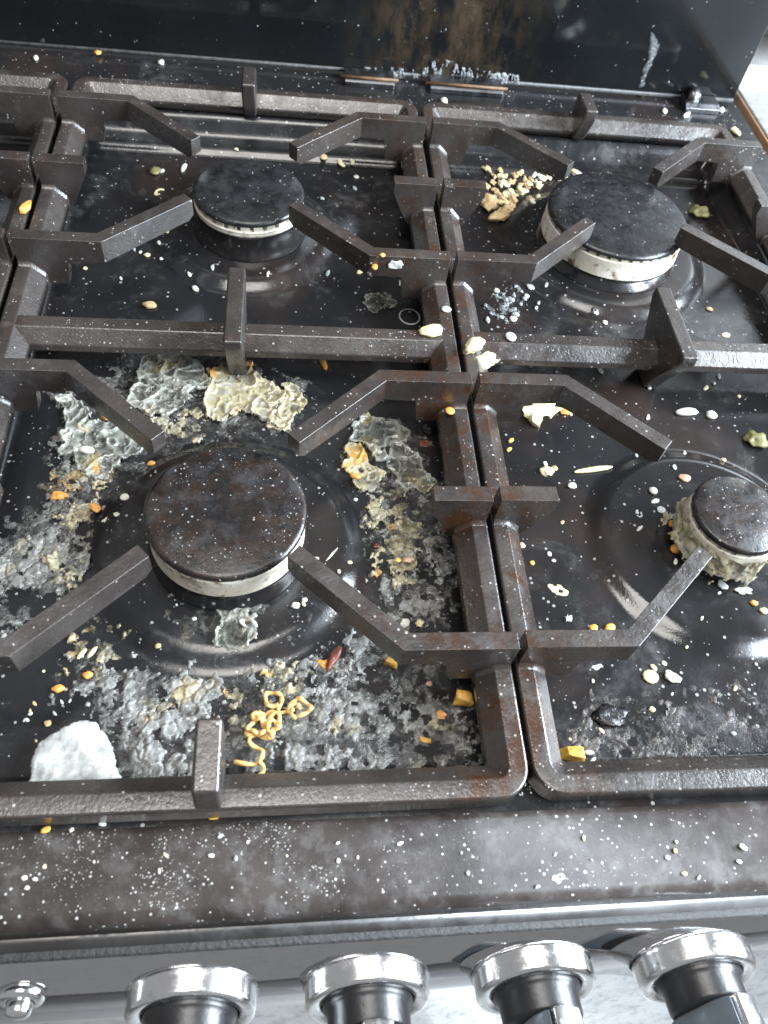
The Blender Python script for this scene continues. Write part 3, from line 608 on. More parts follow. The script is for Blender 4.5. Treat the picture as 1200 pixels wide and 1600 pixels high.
# outlines of the cooked-on patches on the hob plate (mm): name, outline, thickness, style, material, label, category, raggedness
CRUSTS = [
  ['grease_sheet', [[72.5, 273.8], [80.6, 278.6], [85.9, 270.1], [97.1, 270.7], [108.0, 259.4], [116.2, 247.2], [105.5, 231.7], [92.3, 226.3], [83.6, 221.2], [75.6, 227.7], [70.5, 241.4], [71.1, 259.3]], 0.0032, 'sheet', 'JELLY', 'glassy grey grease sheet behind the front burner, below the middle crossbar', 'food crust', 3.0],
  ['dried_egg', [[114.7, 259.6], [122.0, 264.2], [136.5, 262.7], [145.1, 250.4], [157.3, 238.5], [152.9, 229.3], [156.7, 217.6], [144.0, 218.2], [134.7, 224.7], [124.1, 220.1], [113.9, 223.1], [114.2, 242.0]], 0.0034, 'sheet', 'EGG', 'pale yellow dried egg patch directly behind the front burner', 'food crust', 3.0],
  ['dried_egg', [[159.5, 249.9], [164.8, 247.0], [171.5, 235.9], [167.7, 224.8], [156.7, 213.8], [149.4, 218.4], [156.6, 229.4], [162.5, 236.6]], 0.0027, 'sheet', 'EGG', 'narrow hooked strip of dried egg right of the pale yellow egg patch', 'food crust', 3.0],
  ['dried_egg', [[82.2, 221.2], [105.3, 233.6], [113.9, 224.1], [107.3, 216.2], [110.8, 206.0], [101.2, 203.9], [89.8, 207.3], [82.0, 210.3]], 0.0015, 'lump', 'EGG', 'whitish lumpy egg residue between the rear left finger and the yellow egg', 'food crust', 3.0],
  ['grease_sheet', [[33.8, 230.2], [43.8, 230.5], [52.7, 218.9], [66.2, 216.0], [84.0, 203.5], [81.5, 195.3], [71.4, 188.9], [64.6, 177.5], [52.9, 179.9], [39.8, 192.6], [39.7, 206.0], [34.0, 220.7]], 0.0036, 'sheet', 'JELLY', 'crumpled glassy grease sheet under the rear left finger tip of the front burner', 'food crust', 3.0],
  ['dried_egg', [[37.4, 179.6], [45.1, 188.3], [57.7, 192.5], [69.5, 188.8], [67.1, 175.9], [61.2, 171.6], [53.9, 168.2], [45.1, 167.2]], 0.0017, 'lump', 'EGG', 'yellow lumpy food residue left of the front burner, above the ochre pile', 'food crust', 3.0],
  ['dried_egg', [[45.7, 160.0], [52.6, 164.1], [61.4, 165.0], [64.8, 159.3], [60.3, 150.2], [54.0, 146.6], [47.1, 151.2]], 0.002, 'lump', 'EGG', 'ochre pile of dried food left of the front burner', 'food crust', 3.0],
  ['food_crust', [[12.5, 129.1], [19.8, 136.6], [31.2, 139.6], [40.0, 145.0], [52.2, 146.2], [59.2, 132.2], [60.1, 114.0], [51.5, 108.5], [36.7, 110.0], [24.6, 112.8], [16.2, 111.5]], 0.002, 'lump', 'ASH', 'grey food crust with pale yellow patch left of the front left finger', 'food crust', 3.0],
  ['dried_egg', [[41.4, 129.9], [49.2, 133.7], [56.7, 128.5], [57.9, 116.5], [51.5, 112.0], [44.3, 116.6]], 0.0031, 'lump', 'EGG', 'pale yellow lump on the grey crust left of the front left finger', 'food crust', 3.0],
  ['food_crust', [[21.2, 101.2], [28.3, 108.6], [41.6, 101.7], [39.8, 92.7], [29.5, 88.0], [23.6, 89.7]], 0.0013, 'lump', 'ASH', 'small grey crust behind the front left finger at the left picture edge', 'food crust', 3.0],
  ['grease_sheet', [[198.9, 215.0], [207.9, 223.6], [220.6, 220.5], [230.7, 213.9], [227.7, 206.1], [215.9, 206.7], [218.0, 195.1], [209.8, 191.7], [203.8, 201.7], [195.9, 206.3]], 0.003, 'sheet', 'JELLY', 'smooth grey grease sheet right of the front burner, nearest its rear right finger', 'food crust', 3.0],
  ['dried_egg', [[195.0, 201.5], [200.7, 198.9], [210.0, 184.4], [213.2, 178.2], [205.7, 171.1], [197.4, 174.4], [192.1, 184.1]], 0.0029, 'sheet', 'EGG', 'yellow ribbed strip of dried food right of the front burner under the grey sheet', 'food crust', 3.0],
  ['grease_sheet', [[220.8, 203.1], [229.5, 200.0], [236.6, 189.4], [239.9, 178.6], [235.4, 169.7], [229.5, 174.9], [223.8, 167.0], [223.4, 179.3], [219.2, 191.8]], 0.003, 'sheet', 'JELLY', 'twisted grey grease strip beside the rear part of the right rail', 'food crust', 3.0],
  ['dried_egg', [[199.3, 169.3], [212.2, 172.9], [224.4, 174.0], [220.2, 166.1], [211.8, 157.5], [213.1, 145.1], [206.6, 140.3], [201.9, 152.4]], 0.002, 'lump', 'EGG', 'ochre food clump right of the front burner, above the pale crumbly crust', 'food crust', 3.0],
  ['dried_egg', [[211.8, 157.5], [223.5, 163.6], [231.9, 155.2], [232.6, 140.4], [230.2, 130.1], [230.7, 120.8], [222.0, 113.3], [212.4, 115.9], [205.3, 117.8], [203.5, 132.4], [208.0, 140.3]], 0.0026, 'lump', 'EGG', 'thick pale yellow crumbly crust right of the front burner', 'food crust', 3.0],
  ['food_crust', [[235.6, 142.8], [245.3, 142.9], [246.9, 132.4], [243.5, 120.8], [236.9, 115.9], [233.8, 125.4]], 0.0017, 'lump', 'ASH', 'grey crumbly clump between the pale crust and the middle right rail', 'food crust', 3.0],
  ['food_crust', [[205.2, 117.1], [222.0, 112.6], [232.2, 115.9], [238.3, 110.2], [235.7, 99.3], [225.1, 93.0], [216.3, 90.7], [207.9, 98.8], [205.2, 106.8]], 0.0017, 'lump', 'ASH', 'grey granular crust behind the front right finger', 'food crust', 3.0],
  ['dried_egg', [[60.8, 82.4], [64.8, 93.4], [71.0, 94.7], [79.4, 87.9], [84.4, 80.1], [79.2, 71.3], [70.5, 67.8], [61.0, 73.5]], 0.0022, 'lump', 'EGG', 'yellowish food clump in front of the front left finger', 'food crust', 3.0],
  ['food_crust', [[69.5, 61.7], [77.2, 69.5], [91.5, 72.4], [106.3, 67.1], [117.3, 64.4], [129.6, 60.4], [129.1, 48.4], [131.3, 36.7], [134.1, 25.4], [121.7, 14.9], [101.7, 15.3], [91.2, 27.4], [87.2, 38.6], [74.4, 49.8]], 0.0022, 'lump', 'ASH', 'broad grey ash crust between the white scrap and the front stub', 'food crust', 3.0],
  ['dried_egg', [[129.7, 57.3], [138.3, 56.5], [143.1, 49.2], [141.2, 39.3], [133.3, 41.2], [131.0, 48.9]], 0.0026, 'lump', 'EGG', 'cream lump of dried food left of the curly noodle', 'food crust', 3.0],
  ['dried_egg', [[149.7, 63.1], [157.8, 68.0], [167.3, 65.9], [169.0, 57.1], [162.3, 52.3], [155.0, 56.8]], 0.0023, 'lump', 'EGG', 'tan flat lump of dried food behind the curly noodle', 'food crust', 3.0],
  ['food_crust', [[133.5, 37.2], [142.5, 34.1], [147.1, 25.5], [152.4, 36.6], [159.7, 47.6], [170.1, 55.2], [181.3, 57.4], [193.3, 59.6], [211.0, 55.5], [229.2, 49.5], [240.2, 40.6], [243.2, 27.5], [231.4, 19.3], [201.1, 14.5], [160.8, 15.2], [141.9, 20.6]], 0.0018, 'lump', 'ASH', 'wide dark grey granular crust right of the curly noodle', 'food crust', 3.0],
  ['food_crust', [[187.0, 81.8], [194.6, 87.5], [204.5, 85.0], [213.5, 79.4], [208.0, 72.2], [200.8, 65.2], [192.2, 62.8], [188.3, 69.3]], 0.0022, 'lump', 'ASH', 'grey flaky lump just in front of the front right finger', 'food crust', 3.0],
  ['food_crust', [[175.4, 57.5], [181.5, 61.8], [192.2, 61.6], [190.7, 56.0], [182.9, 52.4], [178.9, 53.1]], 0.0015, 'lump', 'ASH', 'small whitish crust below the dark red scrap', 'food crust', 3.0],
  ['grease_sheet', [[125.5, 97.6], [130.7, 103.0], [141.1, 100.9], [146.1, 93.3], [144.0, 83.3], [138.3, 77.0], [129.9, 81.5]], 0.0021, 'sheet', 'JELLY', 'thin grey grease flakes in front of the burnt burner cap', 'food crust', 3.0],
  ['food_crust', [[292.5, 45.4], [316.3, 52.4], [347.5, 47.8], [380.1, 56.3], [405.7, 51.7], [381.6, 11.8], [329.8, 14.4], [287.3, 16.5]], 0.0007, 'lump', 'BROWNCRUST', 'dark brown baked residue in the front right corner of the pan', 'food crust', 6],
  ['food_crust', [[291.3, 381.3], [314.4, 379.8], [316.1, 360.7], [302.6, 344.8], [290.4, 348.0]], 0.0008, 'lump', 'BROWNCRUST', 'brown baked residue left of the widest burner in front of its left finger', 'food crust', 3.0],
  ['food_crust', [[299.2, 334.1], [313.6, 345.6], [317.1, 333.9], [305.0, 314.0], [294.7, 316.0]], 0.0021, 'lump', 'LIME', 'white powdery crust left of the widest burner', 'food crust', 3.0],
  ['grease_sheet', [[212.8, 332.4], [220.3, 335.5], [230.9, 327.2], [227.7, 318.2], [217.4, 316.4]], 0.0016, 'sheet', 'JELLY', 'thin grey flake on the pan in front of the rear right finger', 'food crust', 3.0],
  ['dried_egg', [[374.8, 147.7], [385.4, 155.5], [389.3, 134.3], [381.0, 122.2], [371.6, 122.2], [368.4, 131.0]], 0.003, 'sheet', 'EGG', 'pale peeling residue on the left side of the smallest burner', 'food crust', 3.0],
  ['grease_film', [[58.2, 84.4], [88.0, 73.7], [117.2, 65.9], [151.9, 68.4], [182.0, 79.9], [214.3, 89.6], [242.6, 65.0], [244.8, 18.5], [227.3, 10.5], [96.8, 13.6], [88.0, 38.5], [63.5, 59.5]], 0.0011, 'lump', 'FILM', 'speckled grey grease film across the front of the pan between finger and rail', 'stain', 8],
  ['grease_film', [[29.6, 234.9], [69.8, 278.1], [117.9, 269.5], [173.2, 251.5], [172.7, 214.2], [118.1, 201.8], [87.9, 192.3], [65.3, 160.1], [57.9, 136.7], [61.9, 109.5], [17.3, 106.3], [11.5, 135.6], [35.5, 167.9]], 0.0011, 'lump', 'FILM', 'speckled grey grease film behind and left of the front burner', 'stain', 8],
  ['grease_film', [[192.3, 206.2], [208.9, 227.1], [234.8, 217.9], [246.1, 175.2], [251.0, 134.3], [242.7, 86.9], [213.3, 85.5], [204.6, 117.8], [200.5, 165.8]], 0.0011, 'lump', 'FILM', 'speckled grey grease film between the front burner and its right rail', 'stain', 7],
  ['grease_film', [[100.5, 99.5], [124.1, 102.7], [151.5, 99.1], [169.8, 93.7], [157.7, 80.9], [134.3, 76.1], [110.5, 84.4]], 0.0008, 'lump', 'FILM', 'thin speckled film on the ring in front of the burnt cap', 'stain', 8],
]
# loose bits (mm, degrees): name, x, y, z, length, width, height, yaw, material, shape, label, category, group, pitch, roll
CRUMBS = [
  ['rice_grain', 82.93, 465.47, -30.0, 12.39, 3.63, 2.18, 79.8, 'white', 'grain', 'pale elongated grain on the black pan left of the medium burner', 'grain', None, 0, 0],
  ['food_curl', 203.66, 483.67, -29.24, 14.48, 16.07, 8.69, -28.19, 'pale', 'curl', 'small pale curl of food right of the medium burner', 'food scrap', None, 0, 0],
  ['crumb', 63.43, 457.61, -30.0, 7.91, 8.82, 4.75, -11.25, 'olive', 'blob', 'olive green crumb behind the rear left finger tip of the medium burner', 'crumb', None, 0, 0],
  ['food_curl', 68.84, 433.65, -30.0, 10.91, 6.54, 3.93, 50.59, 'pale', 'curl', 'thin yellowish curl behind the front left finger of the medium burner', 'food scrap', None, 0, 0],
  ['crumb', 186.35, 485.95, -27.08, 5.95, 7.39, 3.57, 6.58, 'tan', 'blob', 'brown crumb under the rear right finger tip of the medium burner', 'crumb', None, 0, 0],
  ['crumb', 73.76, 313.2, -30.0, 8.81, 6.5, 3.9, -11.46, 'tan', 'blob', 'tan and white crumb just behind the middle crossbar at left', 'crumb', None, 0, 0],
  ['crumb', 100.45, 331.39, -30.0, 5.77, 3.98, 2.39, -65.61, 'white', 'grain', 'single round white crumb left of the centre stub', 'crumb', None, 0, 0],
  ['crumb', 133.15, 360.16, -24.8, 6.01, 3.58, 2.15, -88.18, 'orange', 'blob', 'tiny orange crumb in front of the medium burner', 'crumb', None, 0, 0],
  ['white_scrap', 224.43, 310.5, 12.53, 11.48, 6.94, 4.16, 0.0, 'white', 'flake', 'white ragged scrap stuck to the rusty face of the right finger', 'food scrap', None, 0, 90],
  ['crumb', 238.35, 344.5, -30.0, 8.64, 9.03, 5.18, -94.69, 'white', 'blob', 'white elongated drop below the ragged white scrap', 'crumb', None, 0, 0],
  ['crumb', 211.72, 310.0, 10.3, 4.2, 5.71, 2.52, 0.0, 'orange', 'blob', 'long orange crumb stuck to the dark end of the rusty right finger', 'crumb', None, 0, 0],
  ['crumb', 215.56, 310.5, 18.52, 3.46, 3.51, 2.08, 0.0, 'orange', 'blob', 'round orange crumb stuck high on the rusty right finger', 'crumb', None, 0, 0],
  ['dried_ring', 239.19, 313.36, -30.0, 14.55, 15.84, 8.73, 3.32, 'grey', 'ring', 'faint dried ring mark left of the middle right rail', 'stain', None, 0, 0],
  ['dried_drip', 244.06, 266.36, 0.0, 13.69, 9.2, 4.14, 13.93, 'pale', 'blob', 'cream dried drip on the right end of the middle crossbar', 'food scrap', None, 0, 0],
  ['dried_drip', 242.13, 259.1, -7.0, 8.66, 6.05, 2.42, 27.92, 'olive', 'blob', 'olive drip on the sloping side of the middle crossbar', 'food scrap', None, 0, 0],
  ['popped_scrap', 266.92, 251.92, 0.0, 13.92, 10.18, 9.16, 27.34, 'pale', 'lump', 'cream popcorn like scrap on the corner of the right pan support', 'food scrap', None, 0, 0],
  ['popped_scrap', 274.95, 247.88, -6.0, 10.32, 13.53, 8.25, -74.01, 'pale', 'lump', 'cream lower lobe hanging inside the corner of the right pan support', 'food scrap', None, 0, 0],
  ['grease_drop', 255.22, 286.6, 0.0, 6.4, 5.94, 2.08, 3.44, 'grey', 'disc', 'pale dried drop on the right rail behind the crossbar end', 'stain', None, 0, 0],
  ['grease_drop', 292.09, 264.5, 0.0, 6.77, 8.11, 2.03, 2.97, 'grey', 'disc', 'round pale dried drop on the crossbar of the right pan support', 'stain', None, 0, 0],
  ['seed', 181.62, 268.52, -30.0, 15.88, 3.94, 2.36, -78.04, 'orange', 'grain', 'orange brown pointed seed just in front of the middle crossbar', 'seed', None, 0, 0],
  ['crumb', 210.34, 273.15, -30.0, 6.26, 3.74, 2.24, 16.06, 'white', 'grain', 'white flat crumb in front of the crossbar near the right rail', 'crumb', None, 0, 0],
  ['crumb', 313.39, 274.42, -30.0, 8.34, 4.54, 2.72, -4.3, 'tan', 'blob', 'tan crumb under the crossbar of the right pan support', 'crumb', None, 0, 0],
  ['food_curl', 305.31, 261.67, -30.0, 4.61, 5.3, 2.76, 2.35, 'white', 'curl', 'tiny white ring shaped crumb in front of the right crossbar', 'food scrap', None, 0, 0],
  ['cream_scrap', 314.01, 234.52, -30.0, 29.16, 18.09, 16.28, 18.48, 'pale', 'flake', 'large cream scrap under the rear left finger of the smallest burner', 'food scrap', None, 0, 0],
  ['cream_scrap', 307.66, 224.01, -30.0, 8.4, 8.17, 4.9, -25.4, 'pale', 'chunk', 'cream chip at the lower tip of the large cream scrap', 'food scrap', None, 0, 0],
  ['crumb', 330.06, 233.47, -30.0, 9.29, 5.43, 3.26, 24.46, 'orange', 'blob', 'orange crumb right of the large cream scrap', 'crumb', None, 0, 0],
  ['crumb', 248.0, 203.92, 0.0, 5.38, 5.61, 2.15, 1.84, 'orange', 'disc', 'flat orange disc on the middle right rail', 'crumb', None, 0, 0],
  ['crumb', 290.55, 209.09, -30.0, 4.76, 2.82, 1.69, 42.7, 'yellow', 'blob', 'upper of two tiny yellow crumbs by the left rail of the right support', 'crumb', None, 0, 0],
  ['crumb', 288.28, 202.26, -30.0, 4.22, 2.44, 1.46, 42.49, 'yellow', 'blob', 'lower of two tiny yellow crumbs by the left rail of the right support', 'crumb', None, 0, 0],
  ['crumb', 307.67, 186.14, -30.0, 7.99, 5.82, 3.49, -24.87, 'pale', 'lump', 'pale greenish crumb cluster behind the stick shaped scrap', 'crumb', None, 0, 0],
  ['crumb', 313.11, 188.56, -30.0, 3.85, 3.65, 2.19, 1.06, 'tan', 'blob', 'small tan crumb right of the pale greenish cluster', 'crumb', None, 0, 0],
  ['straw_scrap', 336.94, 188.07, -30.0, 26.1, 3.58, 3.23, 10.26, 'pale', 'grain', 'long thin pale stick on the pan left of the smallest burner', 'food scrap', None, 0, 0],
  ['crumb', 320.92, 176.26, -30.0, 4.7, 5.03, 2.82, -84.56, 'white', 'blob', 'white crumb in front of the long thin pale stick', 'crumb', None, 0, 0],
  ['straw_scrap', 407.76, 234.36, -30.0, 15.82, 5.66, 4.53, 5.45, 'white', 'grain', 'short white stick on the pan in front of the right centre stub', 'food scrap', None, 0, 0],
  ['crumb', 423.47, 232.72, -30.0, 6.92, 6.73, 4.04, 1.77, 'white', 'blob', 'white crumb right of the short white stick', 'crumb', None, 0, 0],
  ['crumb', 445.11, 212.44, -30.0, 12.53, 11.92, 7.15, -93.22, 'olive', 'lump', 'dark olive lump with yellow top near the right picture edge', 'crumb', None, 0, 0],
  ['crumb', 447.14, 214.54, -30.0, 4.85, 5.13, 2.91, -93.35, 'tan', 'blob', 'tan chip lying on the dark olive lump', 'crumb', None, 0, 0],
  ['crumb', 387.51, 178.91, -24.8, 6.53, 4.76, 2.86, -18.33, 'pink', 'blob', 'pinkish crumb behind the smallest burner', 'crumb', None, 0, 0],
  ['crumb', 365.81, 169.47, -24.8, 5.0, 5.17, 3.0, 0.78, 'white', 'disc', 'rounder of two white drops left of the smallest burner', 'crumb', None, 0, 0],
  ['crumb', 364.99, 162.34, -24.8, 6.0, 3.17, 1.9, 21.25, 'white', 'blob', 'flatter of two white drops left of the smallest burner', 'crumb', None, 0, 0],
  ['grease_flake', 353.31, 153.94, -24.8, 5.22, 5.16, 3.09, -52.13, 'grey', 'flake', 'pale grey flake left of the two white drops', 'stain', None, 0, 0],
  ['grease_drop', 367.19, 156.67, -24.8, 5.3, 5.01, 1.25, 0.56, 'grey', 'disc', 'grey dried drop right of the pale grey flake', 'stain', None, 0, 0],
  ['pea', 370.26, 146.39, -24.8, 5.31, 4.77, 4.29, -106.16, 'orange', 'disc', 'upper of two orange beads beside the smallest burner', 'crumb', None, 0, 0],
  ['pea', 367.4, 130.2, -24.8, 6.21, 5.75, 5.18, 0.09, 'orange', 'disc', 'lower of two orange beads beside the smallest burner', 'crumb', None, 0, 0],
  ['crumb', 373.99, 132.66, -24.8, 6.53, 7.35, 3.92, -77.66, 'tan', 'lump', 'tan crust lump right of the lower orange bead', 'crumb', None, 0, 0],
  ['crumb', 386.73, 108.44, -24.8, 5.13, 6.29, 3.08, -103.95, 'grey', 'lump', 'bluish grey lump in front of the smallest burner', 'crumb', None, 0, 0],
  ['crumb', 398.14, 104.93, -24.8, 4.21, 7.81, 2.52, -100.34, 'white', 'lump', 'white elongated lump in front of the smallest burner', 'crumb', None, 0, 0],
  ['crumb', 401.34, 97.71, -24.8, 3.38, 4.52, 2.03, -100.7, 'orange', 'blob', 'small orange crumb in front of the smallest burner', 'crumb', None, 0, 0],
  ['crumb', 405.08, 93.2, -24.8, 3.72, 4.51, 2.23, -101.07, 'pale', 'blob', 'pale crumb at the right picture edge in front of the smallest burner', 'crumb', None, 0, 0],
  ['crumb', 313.61, 87.02, -30.0, 4.04, 3.71, 2.23, -0.72, 'yellow', 'blob', 'left of two yellow crumbs behind the front left finger of the smallest burner', 'crumb', None, 0, 0],
  ['crumb', 322.46, 87.27, -30.0, 6.0, 3.9, 2.34, 9.42, 'yellow', 'blob', 'right of two yellow crumbs behind the front left finger of the smallest burner', 'crumb', None, 0, 0],
  ['crumb', 301.66, 92.53, -30.0, 3.7, 3.74, 2.22, -0.62, 'white', 'chunk', 'white angular crumb behind the bent front left finger', 'crumb', None, 0, 0],
  ['grease_flake', 299.58, 109.14, -30.0, 11.82, 7.44, 3.72, -17.64, 'pale', 'flake', 'pale yellow ragged flake in the pan right of the centre rails', 'food scrap', None, 0, 0],
  ['crumb', 284.33, 136.12, -30.0, 3.74, 4.73, 2.24, -103.86, 'pink', 'blob', 'pink crumb against the left rail of the right support', 'crumb', None, 0, 0],
  ['crumb', 288.43, 125.36, -30.0, 2.8, 2.67, 1.6, -100.14, 'yellow', 'blob', 'tiny yellow speck right of the pink crumb', 'crumb', None, 0, 0],
  ['grease_flake', 310.88, 66.34, -30.0, 6.88, 3.03, 1.82, 13.51, 'grey', 'flake', 'greyish white flake in front of the front left finger', 'stain', None, 0, 0],
  ['yellow_disc', 336.69, 60.5, -30.0, 8.21, 7.28, 2.55, -1.17, 'pale', 'disc', 'round yellowish disc in front of the smallest burner', 'food scrap', None, 0, 0],
  ['crumb', 346.9, 60.29, -30.0, 5.74, 9.2, 3.44, -101.37, 'white', 'lump', 'knobbly white lump right of the round yellowish disc', 'crumb', None, 0, 0],
  ['crumb', 345.59, 67.38, -30.0, 2.81, 2.84, 1.69, -105.83, 'white', 'blob', 'small white crumb above the knobbly white lump', 'crumb', None, 0, 0],
  ['crumb', 332.85, 44.06, -30.0, 2.99, 3.51, 1.79, -84.51, 'pale', 'blob', 'pale yellow crumb in front of the round yellowish disc', 'crumb', None, 0, 0],
  ['charred_lump', 310.59, 41.81, -30.0, 10.23, 15.72, 3.58, -88.11, 'char', 'lump', 'shiny charred black lump in the front right pan', 'food scrap', None, 0, 0],
  ['corn_piece', 288.98, 24.06, -30.0, 11.1, 7.0, 6.3, -11.82, 'yellow', 'cube', 'wedge of yellow food in the front corner of the right pan support', 'food scrap', None, 0, 0],
  ['crumb', 297.32, 24.67, -30.0, 2.31, 4.78, 1.39, -92.28, 'white', 'grain', 'upper of two white slivers right of the yellow wedge', 'crumb', None, 0, 0],
  ['crumb', 298.23, 21.05, -29.72, 4.55, 1.6, 0.96, 37.19, 'white', 'grain', 'lower of two white slivers right of the yellow wedge', 'crumb', None, 0, 0],
  ['corn_piece', 242.09, 51.01, -30.0, 10.74, 8.14, 7.32, -13.92, 'yellow', 'cube', 'largest orange yellow cube on the pan near the front right rail', 'food scrap', None, 0, 0],
  ['crumb', 229.84, 44.55, -30.0, 8.13, 4.79, 3.35, -27.75, 'orange', 'flake', 'flat orange flake left of the largest orange yellow cube', 'food scrap', None, 0, 0],
  ['crumb', 222.09, 32.55, -30.0, 5.8, 3.0, 1.8, -6.74, 'yellow', 'chunk', 'small yellow chip on the dark grey crust', 'crumb', None, 0, 0],
  ['corn_piece', 209.06, 69.89, -30.0, 7.28, 4.76, 4.29, -24.79, 'yellow', 'cube', 'bright yellow cube under the front right finger', 'food scrap', None, 0, 0],
  ['crumb', 226.52, 59.24, -30.0, 2.83, 2.9, 1.7, -86.04, 'pink', 'blob', 'pink crumb between the two yellow cubes', 'crumb', None, 0, 0],
  ['meat_scrap', 181.73, 71.36, -30.0, 13.39, 5.23, 4.18, 55.43, 'red', 'lump', 'dark red brown scrap in front of the front burner', 'food scrap', None, 0, 0],
  ['crumb', 177.19, 70.15, -30.0, 4.8, 3.84, 2.3, -1.06, 'orange', 'lump', 'orange edge bit on the dark red brown scrap', 'crumb', None, 0, 0],
  ['crumb', 59.55, 60.44, -30.0, 5.64, 3.92, 2.35, 4.29, 'orange', 'blob', 'heart shaped orange crumb left of the grey ash crust', 'crumb', None, 0, 0],
  ['crumb', 71.25, 66.54, -30.0, 4.59, 3.5, 2.1, 10.18, 'orange', 'blob', 'pale orange crumb below the yellowish clump by the left finger', 'crumb', None, 0, 0],
  ['bean', 68.13, 75.6, -26.5, 6.11, 2.43, 1.46, 58.72, 'pale', 'grain', 'left of two cream beans on the yellowish clump', 'food scrap', None, 0, 0],
  ['bean', 72.59, 76.01, -26.2, 6.71, 2.43, 1.46, 58.41, 'pale', 'grain', 'right of two cream beans on the yellowish clump', 'food scrap', None, 0, 0],
  ['crumb', 101.23, 79.15, -27.12, 3.1, 2.79, 1.67, 33.86, 'tan', 'blob', 'tan crumb on the ring in front of the front left finger', 'crumb', None, 0, 0],
  ['crumb', 57.85, 44.77, -30.0, 3.36, 2.94, 1.76, -55.15, 'tan', 'blob', 'dull tan crumb above the white scrap', 'crumb', None, 0, 0],
  ['crumb', 77.01, 161.8, -25.27, 4.77, 4.51, 2.7, 0.7, 'white', 'disc', 'round white crumb on the ring left of the burnt cap', 'crumb', None, 0, 0],
  ['crumb', 74.29, 150.74, -24.92, 3.13, 2.69, 1.61, 0.5, 'white', 'blob', 'smaller white crumb below the round white one', 'crumb', None, 0, 0],
  ['crumb', 68.8, 149.36, -26.98, 5.12, 2.31, 1.38, 44.95, 'white', 'flake', 'thin white sliver left of the burnt cap', 'crumb', None, 0, 0],
  ['crumb', 43.5, 165.59, -30.0, 8.82, 4.47, 2.68, -9.29, 'orange', 'lump', 'orange crust lump at the left of the ochre pile', 'crumb', None, 0, 0],
  ['crumb', 62.72, 155.68, -26.5, 6.37, 4.84, 2.9, -59.21, 'orange', 'lump', 'orange lump on the ochre pile of dried food', 'crumb', None, 0, 0],
  ['crumb', 87.11, 187.24, -29.2, 4.98, 3.37, 2.02, 14.35, 'orange', 'blob', 'rust brown crumb behind the burnt cap', 'crumb', None, 0, 0],
  ['crumb', 53.93, 192.35, -25.5, 4.89, 8.77, 2.93, -101.59, 'white', 'grain', 'white splinter on the crumpled grease sheet', 'crumb', None, 0, 0],
  ['crumb', 58.95, 219.21, -27.5, 7.36, 3.37, 2.02, -60.87, 'orange', 'lump', 'orange crumb on the crumpled grease sheet', 'crumb', None, 0, 0],
  ['crumb', 196.95, 178.39, -26.5, 3.87, 6.82, 2.32, -116.74, 'orange', 'grain', 'orange sliver on the yellow ribbed strip', 'crumb', None, 0, 0],
  ['crumb', 216.21, 123.64, -24.5, 3.29, 2.59, 1.55, -0.02, 'yellow', 'blob', 'bright yellow crumb on the thick pale crust', 'crumb', None, 0, 0],
  ['crumb', 221.16, 123.63, -24.5, 4.63, 3.25, 1.95, -0.02, 'pink', 'blob', 'pinkish crumb on the thick pale crust', 'crumb', None, 0, 0],
  ['crumb', 206.33, 135.53, -30.0, 3.7, 3.36, 2.01, 0.14, 'red', 'blob', 'red crumb at the left edge of the pale crust', 'crumb', None, 0, 0],
  ['crumb', 217.53, 90.65, -30.0, 4.77, 4.15, 2.49, -0.67, 'white', 'lump', 'left of two white lumps behind the front right finger', 'crumb', None, 0, 0],
  ['crumb', 224.89, 90.92, -30.0, 4.2, 3.8, 2.28, -95.31, 'pale', 'lump', 'right of two pale lumps behind the front right finger', 'crumb', None, 0, 0],
  ['food_curl', 142.04, 88.94, -24.8, 10.56, 6.05, 3.63, -27.76, 'white', 'curl', 'white curved sliver in front of the burnt cap', 'food scrap', None, 0, 0],
  ['crumb', 164.31, 98.26, -24.8, 4.61, 3.54, 2.12, -0.49, 'white', 'blob', 'white crumb left of the front right finger tip', 'crumb', None, 0, 0],
  ['crumb', 168.64, 101.36, -24.8, 3.09, 2.68, 1.61, -0.44, 'white', 'blob', 'smaller white crumb close to the front right finger tip', 'crumb', None, 0, 0],
  ['splinter', 182.77, 127.61, -24.8, 10.9, 1.46, 0.88, 53.34, 'white', 'flake', 'thin white splinter on the ring right of the burnt cap', 'food scrap', None, 0, 0],
  ['burnt_spot', 241.48, 216.13, -30.0, 7.0, 6.38, 2.55, -103.23, 'char', 'lump', 'black burnt spot beside the middle right rail', 'stain', None, 0, 0],
  ['burnt_spot', 238.96, 205.88, -30.0, 6.78, 6.55, 1.97, 1.4, 'red', 'flake', 'rust brown spot below the black burnt spot', 'stain', None, 0, 0],
  ['food_drop', 132.02, -0.69, -13.4, 2.69, 4.6, 1.89, -81.8, 'yellow', 'blob', 'yellow drop in front of the front stub', 'food scrap', None, 0, 0],
  ['crumb', 69.03, -3.07, -13.4, 3.95, 2.36, 1.42, 18.83, 'yellow', 'blob', 'yellow crumb on the front apron at far left', 'crumb', None, 0, 0],
  ['crumb', 78.48, -3.47, -13.4, 2.14, 1.76, 1.06, 42.12, 'white', 'blob', 'white crumb on the apron right of the yellow one', 'crumb', None, 0, 0],
  ['crumb', 89.61, -1.82, -13.4, 1.81, 3.01, 1.08, -103.46, 'white', 'blob', 'white crumb on the apron close under the front rail', 'crumb', None, 0, 0],
  ['crumb', 64.18, -19.72, -13.4, 2.5, 1.9, 1.14, -2.74, 'white', 'blob', 'bright white crumb near the left end of the apron', 'crumb', None, 0, 0],
  ['crumb', 131.6, -15.04, -13.4, 2.66, 1.57, 0.94, -2.59, 'white', 'disc', 'white crumb on the apron below the front stub', 'crumb', None, 0, 0],
